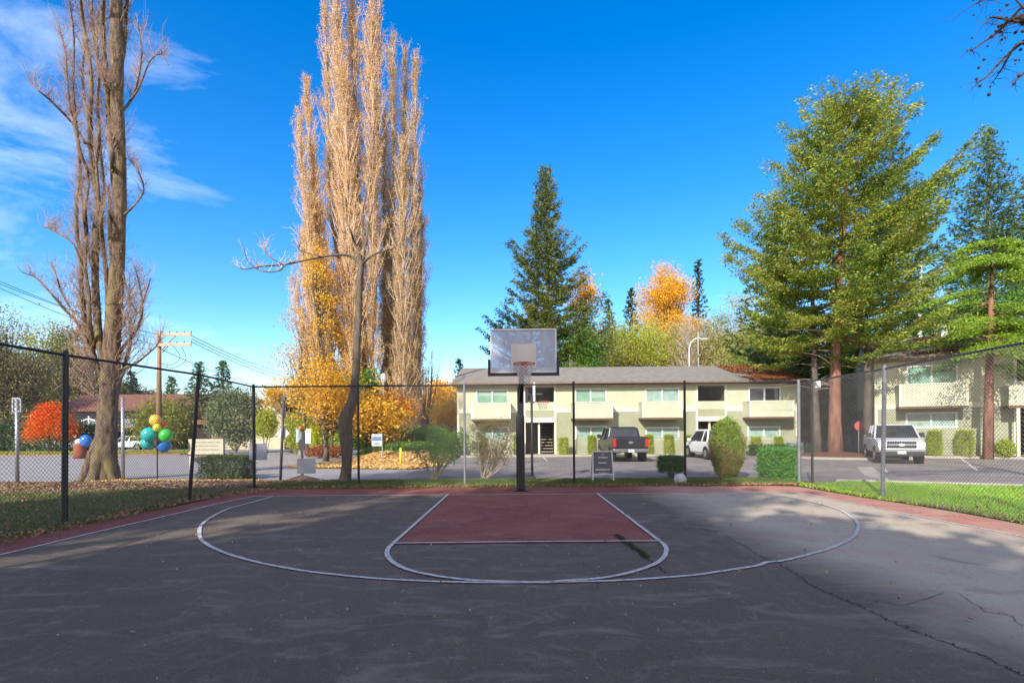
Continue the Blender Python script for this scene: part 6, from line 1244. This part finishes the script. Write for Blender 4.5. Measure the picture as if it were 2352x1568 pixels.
for _ in range(30): q = np.array(P(rg.uniform(1092, 1185), rg.uniform(968, 985), c[1] + rg.normal() * .25)); add_leaves(fb, q + rg.normal(size=(50, 3)) * np.array([.12, .1, .045]), .045, .6, rng=rg)
for _ in range(14): q = np.array(P(rg.choice([rg.uniform(1160, 1188), rg.uniform(1084, 1104)]), rg.uniform(985, 1040), c[1] + rg.normal() * .25)); add_leaves(fb, q + rg.normal(size=(60, 3)) * .09, .05, .6, rng=rg)
tb.build('stem', bark_w, t, smooth=True); tw.build('twig', mat('pale_twig2', (.42, .35, .27)), t); fb.build('foliage', leafmat('sparse_leaf', [(.08, .12, .03), (.15, .20, .045), (.26, .11, .05), (.13, .20, .05)], .3), t)
# clipped columns along the buildings
cl_m = leafmat('column_leaf', [(.22, .30, .02), (.34, .42, .03), (.44, .50, .05)], .3)
for i, (u0, u1, v0, v1, Yc, lab) in enumerate(((1283, 1306, 1007, 1047, 33.9, 'first clipped lime green column shrub right of the stair opening'), (1350, 1368, 1002, 1047, 33.9, 'clipped column shrub just left of the black pickup'), (1481, 1499, 1000, 1046, 33.9, 'clipped column shrub just right of the black pickup'), (1525, 1547, 1000, 1046, 33.9, 'yellow green clipped column shrub between pickup and hatchback'), (1573, 1592, 1001, 1030, 33.9, 'clipped column shrub behind the white hatchback'), (1725, 1748, 1005, 1033, 33.9, 'square clipped shrub right of the cone arborvitae'), (1779, 1798, 1005, 1035, 33.9, 'small clipped shrub near the right end of the long building'), (1104, 1117, 1003, 1046, 33.9, 'narrow clipped shrub left of the sparse shrub'), (1181, 1192, 1000, 1046, 33.9, 'narrow clipped shrub behind the hoop pole'), (2132, 2162, 991, 1039, 29.9, 'first lime green clipped shrub right of the silver pickup'), (2198, 2234, 990, 1039, 29.9, 'second lime green clipped shrub right of the silver pickup'))):
    Yc = Yc if Yc > 33 else CR[1] - fs((u0 + u1) / 2, 1.5) * math.sin(TH) - 1.5 * math.cos(TH); a = P(u0, v0, Yc); b = P(u1, v1, Yc); shrub('column_shrub', ((a[0] + b[0]) / 2, Yc, .11), ((b[0] - a[0]) / 2, (b[0] - a[0]) / 2, a[2] - .1, .0), lab, cl_m, 300 + i, n=3200, ls=.06, shape='drum', group='clipped shrubs along the buildings', stems=1, fuzz=.03)
Yc = CR[1] - fs(2308, 1.7) * math.sin(TH) - 1.7 * math.cos(TH); a = P(2308, 1035, Yc); shrub('round_shrub', (a[0], Yc, .11), (.42, .4, .85, .0), 'round loose lime green shrub below the right hand stairs', cl_m, 320, n=2600, ls=.08, fuzz=.06)
shrub('low_hedge', (PX(1790, 33.2), 32.9, .1), (1.9, .35, .55, .0), 'dark low hedge in front of the right end of the long building', dgreen, 321, n=5000, ls=.08, shape='box', fuzz=.06)
# --- trees standing behind the photographer, whose shade falls on the court
sh = leafmat('shade_tree_leaf', [(.05, .10, .02), (.09, .15, .03), (.12, .18, .04)], .15)
for i, (x, y, h, r_, lab) in enumerate(((-19.3, -12, 22.5, 4.1, 'tall dense evergreen behind the camera, far left'), (-30.5, -12, 15.5, 5.0, 'dense evergreen behind the camera at the far left end'), (-10.4, -12, 21.5, 3.7, 'tall dense evergreen behind the camera, left of centre'), (-7.9, -8, 11.5, 3.0, 'shorter evergreen close behind the camera'), (-3.9, -8, 10.6, 2.5, 'small round evergreen close behind the camera'), (-16.2, -9, 8.5, 3.4, 'low evergreen behind the camera at the left'))):
    broad_tree('shade_tree', (x, y, 0), h, r_, lab, sh, bark_g, 400 + i, ncl=520, per=60, ls=.5, tr=.3, z0=.06, cl=.7, cat='tree', group='evergreens behind the court')
broad_tree('shade_tree', (-2.2, -10.5, 0), 12.0, 2.3, 'thin leaved tree behind the camera, right of centre', sh, bark_g, 410, ncl=70, per=24, ls=.34, tr=.2, z0=.25, cl=.6)
